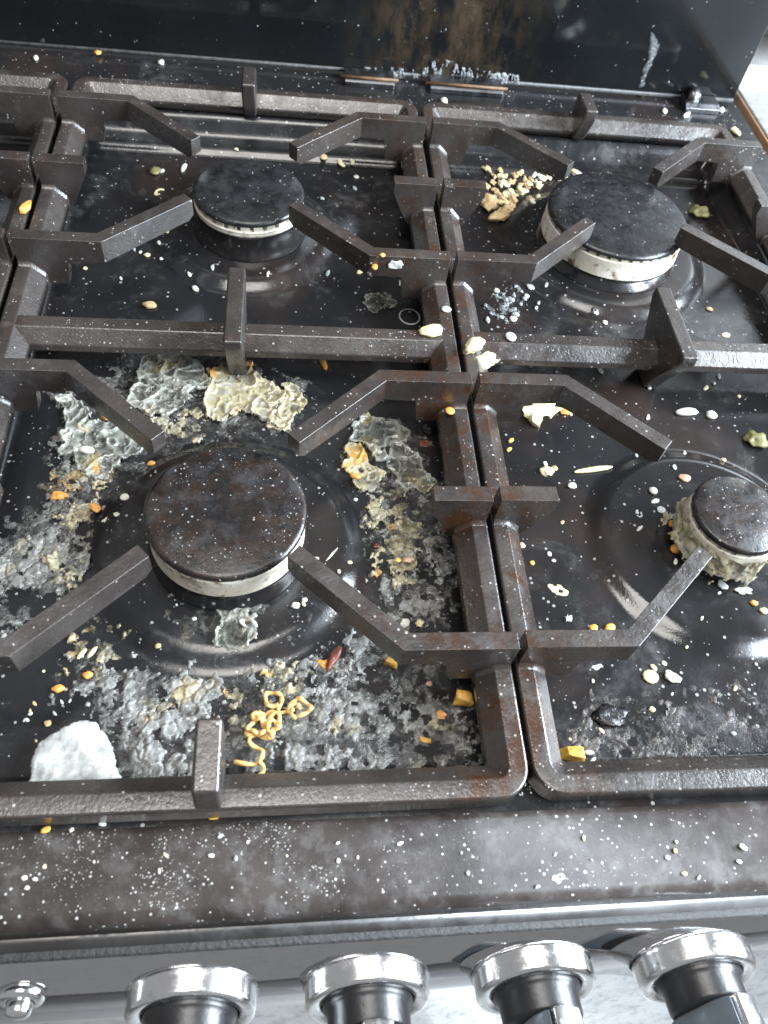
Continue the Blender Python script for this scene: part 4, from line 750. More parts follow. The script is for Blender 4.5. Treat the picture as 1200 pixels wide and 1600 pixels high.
  ['grease_flake', 267.21, -29.45, -13.4, 6.45, 3.84, 1.15, 14.46, 'grey', 'flake', 'pale ragged flake on the front apron at right', 'stain', None, 0, 0],
  ['grease_drop', 314.29, -24.04, -13.4, 2.45, 2.12, 0.64, -2.6, 'grey', 'disc', 'pale round drop on the apron at right', 'stain', None, 0, 0],
  ['crumb', 347.81, -21.6, -13.4, 2.58, 3.86, 1.55, -127.88, 'white', 'blob', 'white crumb on the right end of the apron', 'crumb', None, 0, 0],
  ['crumb', -1.71, 362.75, 0.0, 10.95, 7.04, 4.23, -85.39, 'orange', 'chunk', 'orange crumb on the rail of the left pan support', 'crumb', None, 0, 0],
  ['crumb', 8.45, 588.0, -12.44, 5.54, 6.38, 3.32, 0.0, 'orange', 'blob', 'orange crumb at the foot of the glass lid at left', 'crumb', None, 0, 0],
  ['crumb', -36.98, 575.55, -14.0, 3.77, 7.64, 2.26, 9.36, 'white', 'blob', 'white crumb on the back ledge at far left', 'crumb', None, 0, 0],
  ['crumb', 57.83, 583.9, -14.0, 4.5, 6.95, 2.7, 9.22, 'white', 'blob', 'white crumb on the back ledge behind the left finger', 'crumb', None, 0, 0],
  ['crumb', 467.86, 598.36, -14.0, 9.38, 15.89, 5.63, 8.33, 'pale', 'blob', 'cream drop at the bottom of the white drip', 'crumb', None, 0, 0],
  ['crumb', 481.46, 568.49, -14.0, 9.19, 4.72, 2.83, -110.73, 'white', 'blob', 'left of two white crumbs on the back ledge near the hinge block', 'crumb', None, 0, 0],
  ['crumb', 500.29, 564.86, -14.0, 12.61, 4.34, 2.6, 51.02, 'white', 'blob', 'right of two white crumbs on the back ledge near the hinge block', 'crumb', None, 0, 0],
  ['crumb', 537.16, 578.21, -14.0, 9.65, 5.17, 3.1, -117.61, 'white', 'blob', 'white crumb right of the hinge block', 'crumb', None, 0, 0],
  ['crumb', 538.17, 542.49, -14.0, 7.39, 12.14, 4.43, 7.22, 'pale', 'blob', 'cream crumb on the grey rear corner of the hob', 'crumb', None, 0, 0],
  ['crumb', 286.77, 557.67, -14.0, 4.96, 8.7, 2.97, 8.07, 'white', 'blob', 'white crumb between the two brass hinge pins', 'crumb', None, 0, 0],
  ['granola_clump', 311.31, 441.72, -30.0, 14.24, 15.51, 8.55, 5.48, 'tan', 'lump', 'upper of two golden clumps left of the widest burner', 'food scrap', None, 0, 0],
  ['granola_clump', 314.58, 423.73, -30.0, 16.63, 12.08, 7.25, 12.67, 'tan', 'lump', 'lower of two golden clumps left of the widest burner', 'food scrap', None, 0, 0],
  ['crumb', 330.87, 450.97, -30.0, 7.26, 10.11, 4.36, 5.61, 'tan', 'lump', 'small golden crumb right of the golden clumps', 'crumb', None, 0, 0],
  ['crumb', 325.01, 436.57, -30.0, 9.55, 6.9, 4.14, 12.92, 'tan', 'lump', 'flat golden crumb beside the lower golden clump', 'crumb', None, 0, 0],
  ['crumb', 338.8, 461.77, -30.0, 7.36, 8.87, 4.42, 5.78, 'pale', 'lump', 'cream crumb above the small golden crumb', 'crumb', None, 0, 0],
  ['metal_bead', 365.28, 319.38, -25.5, 5.51, 7.88, 4.96, 3.39, 'bead', 'disc', 'shiny round bead in front of the widest burner', 'bead', None, 0, 0],
  ['crumb', 373.49, 314.78, -30.0, 3.69, 4.48, 2.21, 3.21, 'white', 'disc', 'white crumb right of the shiny bead', 'crumb', None, 0, 0],
  ['crumb', 431.85, 272.92, 0.0, 6.12, 4.21, 2.52, 3.0, 'pale', 'blob', 'pale yellow crumb on the right crossbar near the picture edge', 'crumb', None, 0, 0],
  ['crumb', 454.82, 333.15, -30.0, 5.25, 3.82, 2.29, -27.95, 'tan', 'blob', 'brown crumb right of the widest burner, behind the crossbar', 'crumb', None, 0, 0],
  ['crumb', 481.38, 446.25, -30.0, 14.24, 13.11, 7.87, -94.44, 'olive', 'lump', 'olive brown lump right of the widest burner', 'crumb', None, 0, 0],
  ['oat_grain', 312.63, 463.66, -30.0, 5.52, 7.12, 3.31, -29.32, 'tan', 'chunk', 'tan grain in the scatter between the left rail and the widest burner', 'grain', 'pale grains beside the widest burner', 0, 0],
  ['oat_grain', 320.23, 477.39, -30.0, 6.35, 4.5, 2.7, -142.69, 'tan', 'chunk', 'tan grain in the scatter between the left rail and the widest burner', 'grain', 'pale grains beside the widest burner', 0, 0],
  ['oat_grain', 319.72, 445.13, -30.0, 5.42, 5.56, 3.25, -34.8, 'tan', 'lump', 'tan grain in the scatter between the left rail and the widest burner', 'grain', 'pale grains beside the widest burner', 0, 0],
  ['oat_grain', 329.0, 480.39, -30.0, 6.93, 5.33, 3.2, -163.24, 'tan', 'lump', 'tan grain in the scatter between the left rail and the widest burner', 'grain', 'pale grains beside the widest burner', 0, 0],
  ['oat_grain', 319.88, 435.45, -30.0, 8.41, 5.76, 3.46, -72.55, 'tan', 'flake', 'tan grain in the scatter between the left rail and the widest burner', 'grain', 'pale grains beside the widest burner', 0, 0],
  ['oat_grain', 332.14, 473.66, -30.0, 8.92, 4.21, 2.53, -120.65, 'tan', 'lump', 'tan grain in the scatter between the left rail and the widest burner', 'grain', 'pale grains beside the widest burner', 0, 0],
  ['oat_grain', 330.99, 444.99, -30.0, 9.24, 3.07, 1.84, -96.37, 'tan', 'lump', 'tan grain in the scatter between the left rail and the widest burner', 'grain', 'pale grains beside the widest burner', 0, 0],
  ['oat_grain', 379.9, 491.76, -26.0, 4.99, 6.64, 2.99, 3.65, 'white', 'lump', 'white grain in the scatter between the left rail and the widest burner', 'grain', 'pale grains beside the widest burner', 0, 0],
  ['oat_grain', 387.72, 486.89, -26.36, 9.8, 6.21, 3.72, -83.64, 'white', 'flake', 'white grain in the scatter between the left rail and the widest burner', 'grain', 'pale grains beside the widest burner', 0, 0],
  ['oat_grain', 383.06, 483.27, -29.54, 6.13, 5.44, 3.26, -133.35, 'white', 'flake', 'white grain in the scatter between the left rail and the widest burner', 'grain', 'pale grains beside the widest burner', 0, 0],
  ['oat_grain', 318.55, 471.7, -30.0, 6.16, 4.34, 2.6, -69.05, 'tan', 'lump', 'tan grain in the scatter between the left rail and the widest burner', 'grain', 'pale grains beside the widest burner', 0, 0],
  ['oat_grain', 336.12, 474.99, -30.0, 9.92, 4.39, 2.63, -122.33, 'tan', 'flake', 'tan grain in the scatter between the left rail and the widest burner', 'grain', 'pale grains beside the widest burner', 0, 0],
  ['oat_grain', 391.13, 485.88, -27.15, 4.79, 6.21, 2.87, -154.71, 'white', 'lump', 'white grain in the scatter between the left rail and the widest burner', 'grain', 'pale grains beside the widest burner', 0, 0],
  ['oat_grain', 327.55, 457.63, -30.0, 4.83, 5.71, 2.9, -11.22, 'white', 'lump', 'white grain in the scatter between the left rail and the widest burner', 'grain', 'pale grains beside the widest burner', 0, 0],
  ['oat_grain', 321.68, 434.9, -30.0, 9.13, 4.67, 2.8, -131.49, 'tan', 'lump', 'tan grain in the scatter between the left rail and the widest burner', 'grain', 'pale grains beside the widest burner', 0, 0],
  ['oat_grain', 324.31, 470.37, -30.0, 10.3, 3.46, 2.08, -93.75, 'pale', 'lump', 'cream grain in the scatter between the left rail and the widest burner', 'grain', 'pale grains beside the widest burner', 0, 0],
  ['oat_grain', 344.49, 448.39, -27.97, 5.33, 5.24, 3.15, -150.66, 'tan', 'lump', 'tan grain in the scatter between the left rail and the widest burner', 'grain', 'pale grains beside the widest burner', 0, 0],
  ['oat_grain', 350.68, 475.21, -30.0, 9.07, 3.49, 2.09, -105.0, 'white', 'flake', 'white grain in the scatter between the left rail and the widest burner', 'grain', 'pale grains beside the widest burner', 0, 0],
  ['oat_grain', 336.78, 458.94, -30.0, 9.62, 3.64, 2.18, -120.88, 'pale', 'flake', 'cream grain in the scatter between the left rail and the widest burner', 'grain', 'pale grains beside the widest burner', 0, 0],
  ['oat_grain', 378.46, 482.51, -29.92, 8.66, 6.21, 3.73, -82.37, 'pale', 'lump', 'cream grain in the scatter between the left rail and the widest burner', 'grain', 'pale grains beside the widest burner', 0, 0],
  ['oat_grain', 358.59, 489.8, -26.0, 8.0, 5.1, 3.06, -70.85, 'pale', 'flake', 'cream grain in the scatter between the left rail and the widest burner', 'grain', 'pale grains beside the widest burner', 0, 0],
  ['oat_grain', 354.31, 484.2, -28.78, 11.21, 3.89, 2.33, -119.54, 'white', 'chunk', 'white grain in the scatter between the left rail and the widest burner', 'grain', 'pale grains beside the widest burner', 0, 0],
  ['oat_grain', 320.8, 446.19, -30.0, 6.81, 5.93, 3.56, -73.4, 'tan', 'flake', 'tan grain in the scatter between the left rail and the widest burner', 'grain', 'pale grains beside the widest burner', 0, 0],
  ['oat_grain', 369.68, 490.03, -26.0, 5.99, 6.6, 3.59, -50.46, 'white', 'lump', 'white grain in the scatter between the left rail and the widest burner', 'grain', 'pale grains beside the widest burner', 0, 0],
  ['oat_grain', 362.28, 488.32, -26.0, 8.63, 4.73, 2.84, -147.66, 'white', 'lump', 'white grain in the scatter between the left rail and the widest burner', 'grain', 'pale grains beside the widest burner', 0, 0],
  ['oat_grain', 337.75, 482.96, -29.72, 8.01, 4.6, 2.76, -81.95, 'tan', 'lump', 'tan grain in the scatter between the left rail and the widest burner', 'grain', 'pale grains beside the widest burner', 0, 0],
  ['oat_grain', 359.06, 482.21, -29.99, 4.8, 5.23, 2.88, -71.45, 'white', 'chunk', 'white grain in the scatter between the left rail and the widest burner', 'grain', 'pale grains beside the widest burner', 0, 0],
  ['oat_grain', 355.12, 477.93, -30.0, 9.45, 3.17, 1.9, -108.45, 'white', 'flake', 'white grain in the scatter between the left rail and the widest burner', 'grain', 'pale grains beside the widest burner', 0, 0],
  ['oat_grain', 341.78, 484.25, -28.73, 5.47, 5.89, 3.28, -54.17, 'tan', 'lump', 'tan grain in the scatter between the left rail and the widest burner', 'grain', 'pale grains beside the widest burner', 0, 0],
  ['oat_grain', 384.1, 493.3, -26.0, 8.55, 4.3, 2.58, -105.64, 'white', 'flake', 'white grain in the scatter between the left rail and the widest burner', 'grain', 'pale grains beside the widest burner', 0, 0],
  ['oat_grain', 339.93, 468.49, -30.0, 8.41, 3.95, 2.37, -121.2, 'tan', 'chunk', 'tan grain in the scatter between the left rail and the widest burner', 'grain', 'pale grains beside the widest burner', 0, 0],
  ['oat_grain', 359.27, 480.91, -30.0, 7.35, 4.93, 2.96, -78.26, 'white', 'flake', 'white grain in the scatter between the left rail and the widest burner', 'grain', 'pale grains beside the widest burner', 0, 0],
  ['oat_grain', 350.65, 478.37, -30.0, 4.1, 6.45, 2.46, -163.29, 'tan', 'lump', 'tan grain in the scatter between the left rail and the widest burner', 'grain', 'pale grains beside the widest burner', 0, 0],
  ['oat_grain', 330.05, 447.01, -30.0, 4.54, 5.2, 2.73, -68.79, 'tan', 'chunk', 'tan grain in the scatter between the left rail and the widest burner', 'grain', 'pale grains beside the widest burner', 0, 0],
  ['oat_grain', 374.27, 482.95, -29.73, 8.39, 6.11, 3.67, -73.43, 'white', 'chunk', 'white grain in the scatter between the left rail and the widest burner', 'grain', 'pale grains beside the widest burner', 0, 0],
  ['oat_grain', 371.01, 486.09, -26.96, 6.74, 5.17, 3.1, -81.58, 'white', 'flake', 'white grain in the scatter between the left rail and the widest burner', 'grain', 'pale grains beside the widest burner', 0, 0],
  ['oat_grain', 370.57, 490.19, -26.0, 8.69, 3.9, 2.34, -109.98, 'white', 'lump', 'white grain in the scatter between the left rail and the widest burner', 'grain', 'pale grains beside the widest burner', 0, 0],
  ['oat_grain', 366.45, 486.15, -26.9, 8.39, 3.55, 2.13, -130.12, 'pale', 'chunk', 'cream grain in the scatter between the left rail and the widest burner', 'grain', 'pale grains beside the widest burner', 0, 0],
  ['oat_grain', 344.98, 453.8, -29.73, 9.72, 4.21, 2.52, -127.8, 'tan', 'flake', 'tan grain in the scatter between the left rail and the widest burner', 'grain', 'pale grains beside the widest burner', 0, 0],
  ['oat_grain', 345.96, 477.88, -30.0, 11.06, 3.1, 1.86, -97.59, 'tan', 'chunk', 'tan grain in the scatter between the left rail and the widest burner', 'grain', 'pale grains beside the widest burner', 0, 0],
  ['oat_grain', 342.69, 462.25, -30.0, 5.39, 4.2, 2.52, -135.91, 'pale', 'lump', 'cream grain in the scatter between the left rail and the widest burner', 'grain', 'pale grains beside the widest burner', 0, 0],
  ['oat_grain', 365.11, 489.65, -26.0, 8.15, 3.49, 2.09, -90.47, 'pale', 'chunk', 'cream grain in the scatter between the left rail and the widest burner', 'grain', 'pale grains beside the widest burner', 0, 0],
  ['oat_grain', 325.66, 454.43, -30.0, 7.58, 4.11, 2.47, -72.03, 'pale', 'chunk', 'cream grain in the scatter between the left rail and the widest burner', 'grain', 'pale grains beside the widest burner', 0, 0],
  ['oat_grain', 320.64, 455.97, -30.0, 6.88, 4.33, 2.6, -56.18, 'tan', 'lump', 'tan grain in the scatter between the left rail and the widest burner', 'grain', 'pale grains beside the widest burner', 0, 0],
  ['oat_grain', 331.05, 459.32, -30.0, 5.9, 7.02, 3.54, -35.79, 'pale', 'chunk', 'cream grain in the scatter between the left rail and the widest burner', 'grain', 'pale grains beside the widest burner', 0, 0],
  ['oat_grain', 349.73, 474.21, -30.0, 8.71, 4.31, 2.59, -73.76, 'white', 'flake', 'white grain in the scatter between the left rail and the widest burner', 'grain', 'pale grains beside the widest burner', 0, 0],
  ['oat_grain', 361.24, 480.91, -30.0, 5.81, 6.36, 3.49, -72.4, 'pale', 'lump', 'cream grain in the scatter between the left rail and the widest burner', 'grain', 'pale grains beside the widest burner', 0, 0],
  ['oat_grain', 346.49, 471.73, -30.0, 5.68, 6.64, 3.41, -20.75, 'tan', 'lump', 'tan grain in the scatter between the left rail and the widest burner', 'grain', 'pale grains beside the widest burner', 0, 0],
  ['oat_grain', 320.16, 483.72, -29.21, 8.56, 3.62, 2.17, -94.52, 'tan', 'flake', 'tan grain in the scatter between the left rail and the widest burner', 'grain', 'pale grains beside the widest burner', 0, 0],
  ['oat_grain', 318.12, 460.39, -30.0, 5.99, 4.52, 2.71, -40.37, 'tan', 'chunk', 'tan grain in the scatter between the left rail and the widest burner', 'grain', 'pale grains beside the widest burner', 0, 0],
  ['oat_grain', 366.3, 483.23, -29.56, 6.83, 4.52, 2.71, -99.99, 'white', 'lump', 'white grain in the scatter between the left rail and the widest burner', 'grain', 'pale grains beside the widest burner', 0, 0],
  ['oat_grain', 319.75, 455.05, -30.0, 6.96, 4.94, 2.97, -156.31, 'white', 'flake', 'white grain in the scatter between the left rail and the widest burner', 'grain', 'pale grains beside the widest burner', 0, 0],
  ['oat_grain', 331.71, 455.87, -30.0, 8.83, 3.52, 2.11, -106.84, 'white', 'lump', 'white grain in the scatter between the left rail and the widest burner', 'grain', 'pale grains beside the widest burner', 0, 0],
  ['oat_grain', 343.71, 485.41, -27.59, 7.35, 3.15, 1.89, -98.67, 'pale', 'chunk', 'cream grain in the scatter between the left rail and the widest burner', 'grain', 'pale grains beside the widest burner', 0, 0],
  ['oat_grain', 345.35, 476.95, -30.0, 10.96, 3.54, 2.12, -95.79, 'tan', 'lump', 'tan grain in the scatter between the left rail and the widest burner', 'grain', 'pale grains beside the widest burner', 0, 0],
  ['oat_grain', 325.09, 482.97, -29.72, 10.8, 4.5, 2.7, -95.53, 'white', 'flake', 'white grain in the scatter between the left rail and the widest burner', 'grain', 'pale grains beside the widest burner', 0, 0],
  ['oat_grain', 315.79, 443.53, -30.0, 6.69, 4.0, 2.4, -149.25, 'white', 'flake', 'white grain in the scatter between the left rail and the widest burner', 'grain', 'pale grains beside the widest burner', 0, 0],
  ['oat_grain', 387.01, 486.89, -26.36, 5.7, 5.79, 3.42, -65.24, 'pale', 'lump', 'cream grain in the scatter between the left rail and the widest burner', 'grain', 'pale grains beside the widest burner', 0, 0],
  ['oat_grain', 351.82, 452.95, -27.71, 7.08, 5.63, 3.38, -84.37, 'pale', 'flake', 'cream grain in the scatter between the left rail and the widest burner', 'grain', 'pale grains beside the widest burner', 0, 0],
  ['oat_grain', 325.64, 471.2, -30.0, 6.2, 6.56, 3.72, -44.19, 'pale', 'lump', 'cream grain in the scatter between the left rail and the widest burner', 'grain', 'pale grains beside the widest burner', 0, 0],
  ['oat_grain', 326.4, 480.52, -30.0, 6.01, 5.8, 3.48, -166.93, 'pale', 'lump', 'cream grain in the scatter between the left rail and the widest burner', 'grain', 'pale grains beside the widest burner', 0, 0],
  ['oat_grain', 346.48, 467.88, -30.0, 5.74, 3.86, 2.31, -138.3, 'tan', 'flake', 'tan grain in the scatter between the left rail and the widest burner', 'grain', 'pale grains beside the widest burner', 0, 0],
  ['oat_grain', 325.56, 445.35, -30.0, 7.64, 4.1, 2.46, -62.69, 'pale', 'lump', 'cream grain in the scatter between the left rail and the widest burner', 'grain', 'pale grains beside the widest burner', 0, 0],
  ['oat_grain', 343.46, 442.03, -25.77, 5.74, 4.67, 2.8, -75.14, 'white', 'lump', 'white grain in the scatter between the left rail and the widest burner', 'grain', 'pale grains beside the widest burner', 0, 0],
  ['oat_grain', 323.3, 451.3, -30.0, 4.73, 4.74, 2.84, -155.65, 'tan', 'lump', 'tan grain in the scatter between the left rail and the widest burner', 'grain', 'pale grains beside the widest burner', 0, 0],
  ['oat_grain', 325.54, 485.16, -27.84, 8.47, 4.58, 2.75, -82.32, 'tan', 'chunk', 'tan grain in the scatter between the left rail and the widest burner', 'grain', 'pale grains beside the widest burner', 0, 0],
  ['oat_grain', 355.98, 473.46, -30.0, 6.38, 3.33, 2.0, -127.39, 'pale', 'chunk', 'cream grain in the scatter between the left rail and the widest burner', 'grain', 'pale grains beside the widest burner', 0, 0],
  ['oat_grain', 356.22, 484.95, -28.05, 5.72, 5.74, 3.43, -135.51, 'white', 'flake', 'white grain in the scatter between the left rail and the widest burner', 'grain', 'pale grains beside the widest burner', 0, 0],
  ['oat_grain', 320.0, 460.22, -30.0, 6.93, 3.15, 1.89, -90.76, 'tan', 'lump', 'tan grain in the scatter between the left rail and the widest burner', 'grain', 'pale grains beside the widest burner', 0, 0],
  ['oat_grain', 331.5, 463.99, -30.0, 4.92, 4.4, 2.64, -71.31, 'tan', 'flake', 'tan grain in the scatter between the left rail and the widest burner', 'grain', 'pale grains beside the widest burner', 0, 0],
  ['oat_grain', 382.51, 488.68, -26.0, 5.1, 7.18, 3.06, 6.25, 'white', 'flake', 'white grain in the scatter between the left rail and the widest burner', 'grain', 'pale grains beside the widest burner', 0, 0],
  ['oat_grain', 355.5, 469.46, -30.0, 9.17, 5.08, 3.05, -124.11, 'pale', 'chunk', 'cream grain in the scatter between the left rail and the widest burner', 'grain', 'pale grains beside the widest burner', 0, 0],
  ['oat_grain', 327.82, 445.06, -30.0, 7.02, 4.43, 2.66, -74.33, 'tan', 'lump', 'tan grain in the scatter between the left rail and the widest burner', 'grain', 'pale grains beside the widest burner', 0, 0],
  ['oat_grain', 328.72, 452.98, -30.0, 5.7, 4.22, 2.53, -124.77, 'white', 'lump', 'white grain in the scatter between the left rail and the widest burner', 'grain', 'pale grains beside the widest burner', 0, 0],
  ['oat_grain', 315.12, 485.3, -27.7, 7.94, 5.32, 3.19, -66.03, 'tan', 'lump', 'tan grain in the scatter between the left rail and the widest burner', 'grain', 'pale grains beside the widest burner', 0, 0],
  ['oat_grain', 328.63, 467.48, -30.0, 4.45, 5.47, 2.67, -44.16, 'white', 'lump', 'white grain in the scatter between the left rail and the widest burner', 'grain', 'pale grains beside the widest burner', 0, 0],
  ['oat_grain', 369.68, 486.65, -26.52, 5.68, 6.72, 3.41, -39.86, 'pale', 'chunk', 'cream grain in the scatter between the left rail and the widest burner', 'grain', 'pale grains beside the widest burner', 0, 0],
  ['oat_grain', 375.06, 486.27, -26.8, 9.13, 3.0, 1.8, -110.8, 'white', 'lump', 'white grain in the scatter between the left rail and the widest burner', 'grain', 'pale grains beside the widest burner', 0, 0],
  ['crumb', 110.82, 347.04, -24.8, 5.85, 2.37, 1.42, -85.79, 'grey', 'blob', 'tiny grey crumb on the black pan around the medium burner', 'crumb', 'tiny crumbs around the medium burner', 0, 0],
  ['crumb', 9.45, 459.35, -24.14, 3.27, 4.48, 1.96, 6.2, 'white', 'blob', 'tiny white crumb on the black pan around the medium burner', 'crumb', 'tiny crumbs around the medium burner', 0, 0],
  ['crumb', 211.06, 467.39, -30.0, 4.72, 4.0, 2.4, -53.63, 'white', 'blob', 'tiny white crumb on the black pan around the medium burner', 'crumb', 'tiny crumbs around the medium burner', 0, 0],
  ['crumb', 67.8, 459.46, -30.0, 5.44, 3.32, 1.99, -119.54, 'white', 'blob', 'tiny white crumb on the black pan around the medium burner', 'crumb', 'tiny crumbs around the medium burner', 0, 0],
  ['crumb', 96.17, 342.87, -27.92, 5.73, 2.37, 1.42, -74.28, 'white', 'blob', 'tiny white crumb on the black pan around the medium burner', 'crumb', 'tiny crumbs around the medium burner', 0, 0],
  ['crumb', 53.09, 338.58, -30.0, 3.59, 1.94, 1.16, -71.39, 'white', 'blob', 'tiny white crumb on the black pan around the medium burner', 'crumb', 'tiny crumbs around the medium burner', 0, 0],
  ['crumb', 208.39, 355.66, -30.0, 4.78, 3.29, 1.97, -143.17, 'pale', 'blob', 'tiny cream crumb on the black pan around the medium burner', 'crumb', 'tiny crumbs around the medium burner', 0, 0],
  ['crumb', 146.98, 344.03, -24.8, 3.48, 1.9, 1.14, -101.35, 'white', 'blob', 'tiny white crumb on the black pan around the medium burner', 'crumb', 'tiny crumbs around the medium burner', 0, 0],
  ['crumb', 146.59, 341.84, -24.84, 3.74, 1.43, 0.86, -90.57, 'white', 'blob', 'tiny white crumb on the black pan around the medium burner', 'crumb', 'tiny crumbs around the medium burner', 0, 0],
  ['crumb', 180.94, 386.43, -24.8, 7.16, 2.55, 1.53, -95.18, 'grey', 'blob', 'tiny grey crumb on the black pan around the medium burner', 'crumb', 'tiny crumbs around the medium burner', 0, 0],
  ['crumb', 184.63, 437.28, -30.0, 4.33, 3.2, 1.92, -64.66, 'grey', 'blob', 'tiny grey crumb on the black pan around the medium burner', 'crumb', 'tiny crumbs around the medium burner', 0, 0],
  ['crumb', 29.94, 346.65, -30.0, 2.83, 3.15, 1.7, -155.25, 'pale', 'blob', 'tiny cream crumb on the black pan around the medium burner', 'crumb', 'tiny crumbs around the medium burner', 0, 0],
  ['crumb', 76.55, 359.32, -29.41, 2.57, 2.35, 1.41, -163.23, 'white', 'blob', 'tiny white crumb on the black pan around the medium burner', 'crumb', 'tiny crumbs around the medium burner', 0, 0],
  ['crumb', 204.26, 375.08, -30.0, 4.86, 3.59, 2.16, -49.94, 'grey', 'blob', 'tiny grey crumb on the black pan around the medium burner', 'crumb', 'tiny crumbs around the medium burner', 0, 0],
  ['crumb', 126.18, 331.04, -28.54, 2.52, 2.5, 1.5, -167.74, 'grey', 'blob', 'tiny grey crumb on the black pan around the medium burner', 'crumb', 'tiny crumbs around the medium burner', 0, 0],
  ['crumb', 62.49, 365.82, -30.0, 3.17, 2.16, 1.3, -106.66, 'white', 'blob', 'tiny white crumb on the black pan around the medium burner', 'crumb', 'tiny crumbs around the medium burner', 0, 0],
  ['crumb', 132.66, 357.76, -24.8, 3.44, 2.28, 1.37, -63.86, 'white', 'blob', 'tiny white crumb on the black pan around the medium burner', 'crumb', 'tiny crumbs around the medium burner', 0, 0],
  ['crumb', 74.08, 373.46, -27.62, 4.69, 2.49, 1.49, -74.97, 'white', 'blob', 'tiny white crumb on the black pan around the medium burner', 'crumb', 'tiny crumbs around the medium burner', 0, 0],
  ['crumb', 57.81, 369.28, -30.0, 5.7, 2.08, 1.25, -74.45, 'grey', 'blob', 'tiny grey crumb on the black pan around the medium burner', 'crumb', 'tiny crumbs around the medium burner', 0, 0],
  ['crumb', 209.4, 452.63, -30.0, 5.61, 2.61, 1.56, -72.57, 'grey', 'blob', 'tiny grey crumb on the black pan around the medium burner', 'crumb', 'tiny crumbs around the medium burner', 0, 0],
  ['crumb', 79.23, 382.3, -24.8, 4.34, 2.17, 1.3, -95.47, 'pale', 'blob', 'tiny cream crumb on the black pan around the medium burner', 'crumb', 'tiny crumbs around the medium burner', 0, 0],
  ['crumb', 151.4, 363.66, -24.8, 4.79, 3.42, 2.05, -32.95, 'white', 'blob', 'tiny white crumb on the black pan around the medium burner', 'crumb', 'tiny crumbs around the medium burner', 0, 0],
  ['crumb', 120.59, 487.55, -26.06, 3.45, 3.25, 1.95, -151.08, 'pale', 'blob', 'tiny cream crumb on the black pan around the medium burner', 'crumb', 'tiny crumbs around the medium burner', 0, 0],
  ['crumb', 67.14, 362.75, -30.0, 4.25, 3.68, 2.21, 3.98, 'pale', 'blob', 'tiny cream crumb on the black pan around the medium burner', 'crumb', 'tiny crumbs around the medium burner', 0, 0],
  ['crumb', 84.43, 418.84, -24.93, 6.06, 3.17, 1.9, -113.4, 'grey', 'blob', 'tiny grey crumb on the black pan around the medium burner', 'crumb', 'tiny crumbs around the medium burner', 0, 0],
  ['crumb', 186.47, 352.8, -30.0, 6.69, 2.37, 1.42, -106.15, 'grey', 'blob', 'tiny grey crumb on the black pan around the medium burner', 'crumb', 'tiny crumbs around the medium burner', 0, 0],
  ['crumb', 195.55, 187.29, -30.0, 2.05, 1.46, 0.87, -65.77, 'white', 'blob', 'tiny white crumb on the dark ring around the front burner', 'crumb', 'tiny crumbs on the front burner ring', 0, 0],
  ['crumb', 116.89, 91.81, -24.8, 2.38, 2.0, 1.2, -168.49, 'white', 'blob', 'tiny white crumb on the dark ring around the front burner', 'crumb', 'tiny crumbs on the front burner ring', 0, 0],
  ['crumb', 192.68, 86.27, -30.0, 1.85, 1.27, 0.76, -173.44, 'white', 'blob', 'tiny white crumb on the dark ring around the front burner', 'crumb', 'tiny crumbs on the front burner ring', 0, 0],
  ['crumb', 193.49, 191.48, -30.0, 2.57, 2.23, 1.34, -139.46, 'white', 'blob', 'tiny white crumb on the dark ring around the front burner', 'crumb', 'tiny crumbs on the front burner ring', 0, 0],
  ['crumb', 195.55, 108.53, -29.97, 1.99, 1.35, 0.81, -57.68, 'white', 'blob', 'tiny white crumb on the dark ring around the front burner', 'crumb', 'tiny crumbs on the front burner ring', 0, 0],
  ['crumb', 174.82, 125.07, -24.8, 2.62, 1.56, 0.94, -13.31, 'white', 'blob', 'tiny white crumb on the dark ring around the front burner', 'crumb', 'tiny crumbs on the front burner ring', 0, 0],
  ['crumb', 196.85, 165.24, -30.0, 2.56, 2.23, 1.34, -20.58, 'white', 'blob', 'tiny white crumb on the dark ring around the front burner', 'crumb', 'tiny crumbs on the front burner ring', 0, 0],
  ['crumb', 145.22, 82.14, -24.8, 2.86, 1.47, 0.88, -46.63, 'pale', 'blob', 'tiny cream crumb on the dark ring around the front burner', 'crumb', 'tiny crumbs on the front burner ring', 0, 0],
  ['crumb', 108.16, 99.29, -24.8, 1.51, 1.14, 0.69, -95.19, 'white', 'blob', 'tiny white crumb on the dark ring around the front burner', 'crumb', 'tiny crumbs on the front burner ring', 0, 0],
  ['crumb', 190.82, 96.03, -30.0, 1.6, 1.2, 0.72, -142.97, 'white', 'blob', 'tiny white crumb on the dark ring around the front burner', 'crumb', 'tiny crumbs on the front burner ring', 0, 0],
  ['crumb', 191.63, 123.51, -26.47, 2.87, 2.1, 1.26, -11.16, 'pale', 'blob', 'tiny cream crumb on the dark ring around the front burner', 'crumb', 'tiny crumbs on the front burner ring', 0, 0],
  ['crumb', 185.91, 117.36, -24.93, 2.48, 1.64, 0.98, -79.58, 'white', 'blob', 'tiny white crumb on the dark ring around the front burner', 'crumb', 'tiny crumbs on the front burner ring', 0, 0],
  ['crumb', 168.07, 99.36, -24.8, 3.64, 1.73, 1.04, -70.92, 'pale', 'blob', 'tiny cream crumb on the dark ring around the front burner', 'crumb', 'tiny crumbs on the front burner ring', 0, 0],
  ['crumb', 195.52, 107.96, -29.99, 2.66, 2.03, 1.22, -38.94, 'white', 'blob', 'tiny white crumb on the dark ring around the front burner', 'crumb', 'tiny crumbs on the front burner ring', 0, 0],
  ['crumb', 420.36, 197.25, -29.94, 3.31, 2.94, 1.77, -67.76, 'pale', 'blob', 'tiny cream crumb on the pan around the smallest burner', 'crumb', 'tiny crumbs around the smallest burner', 0, 0],
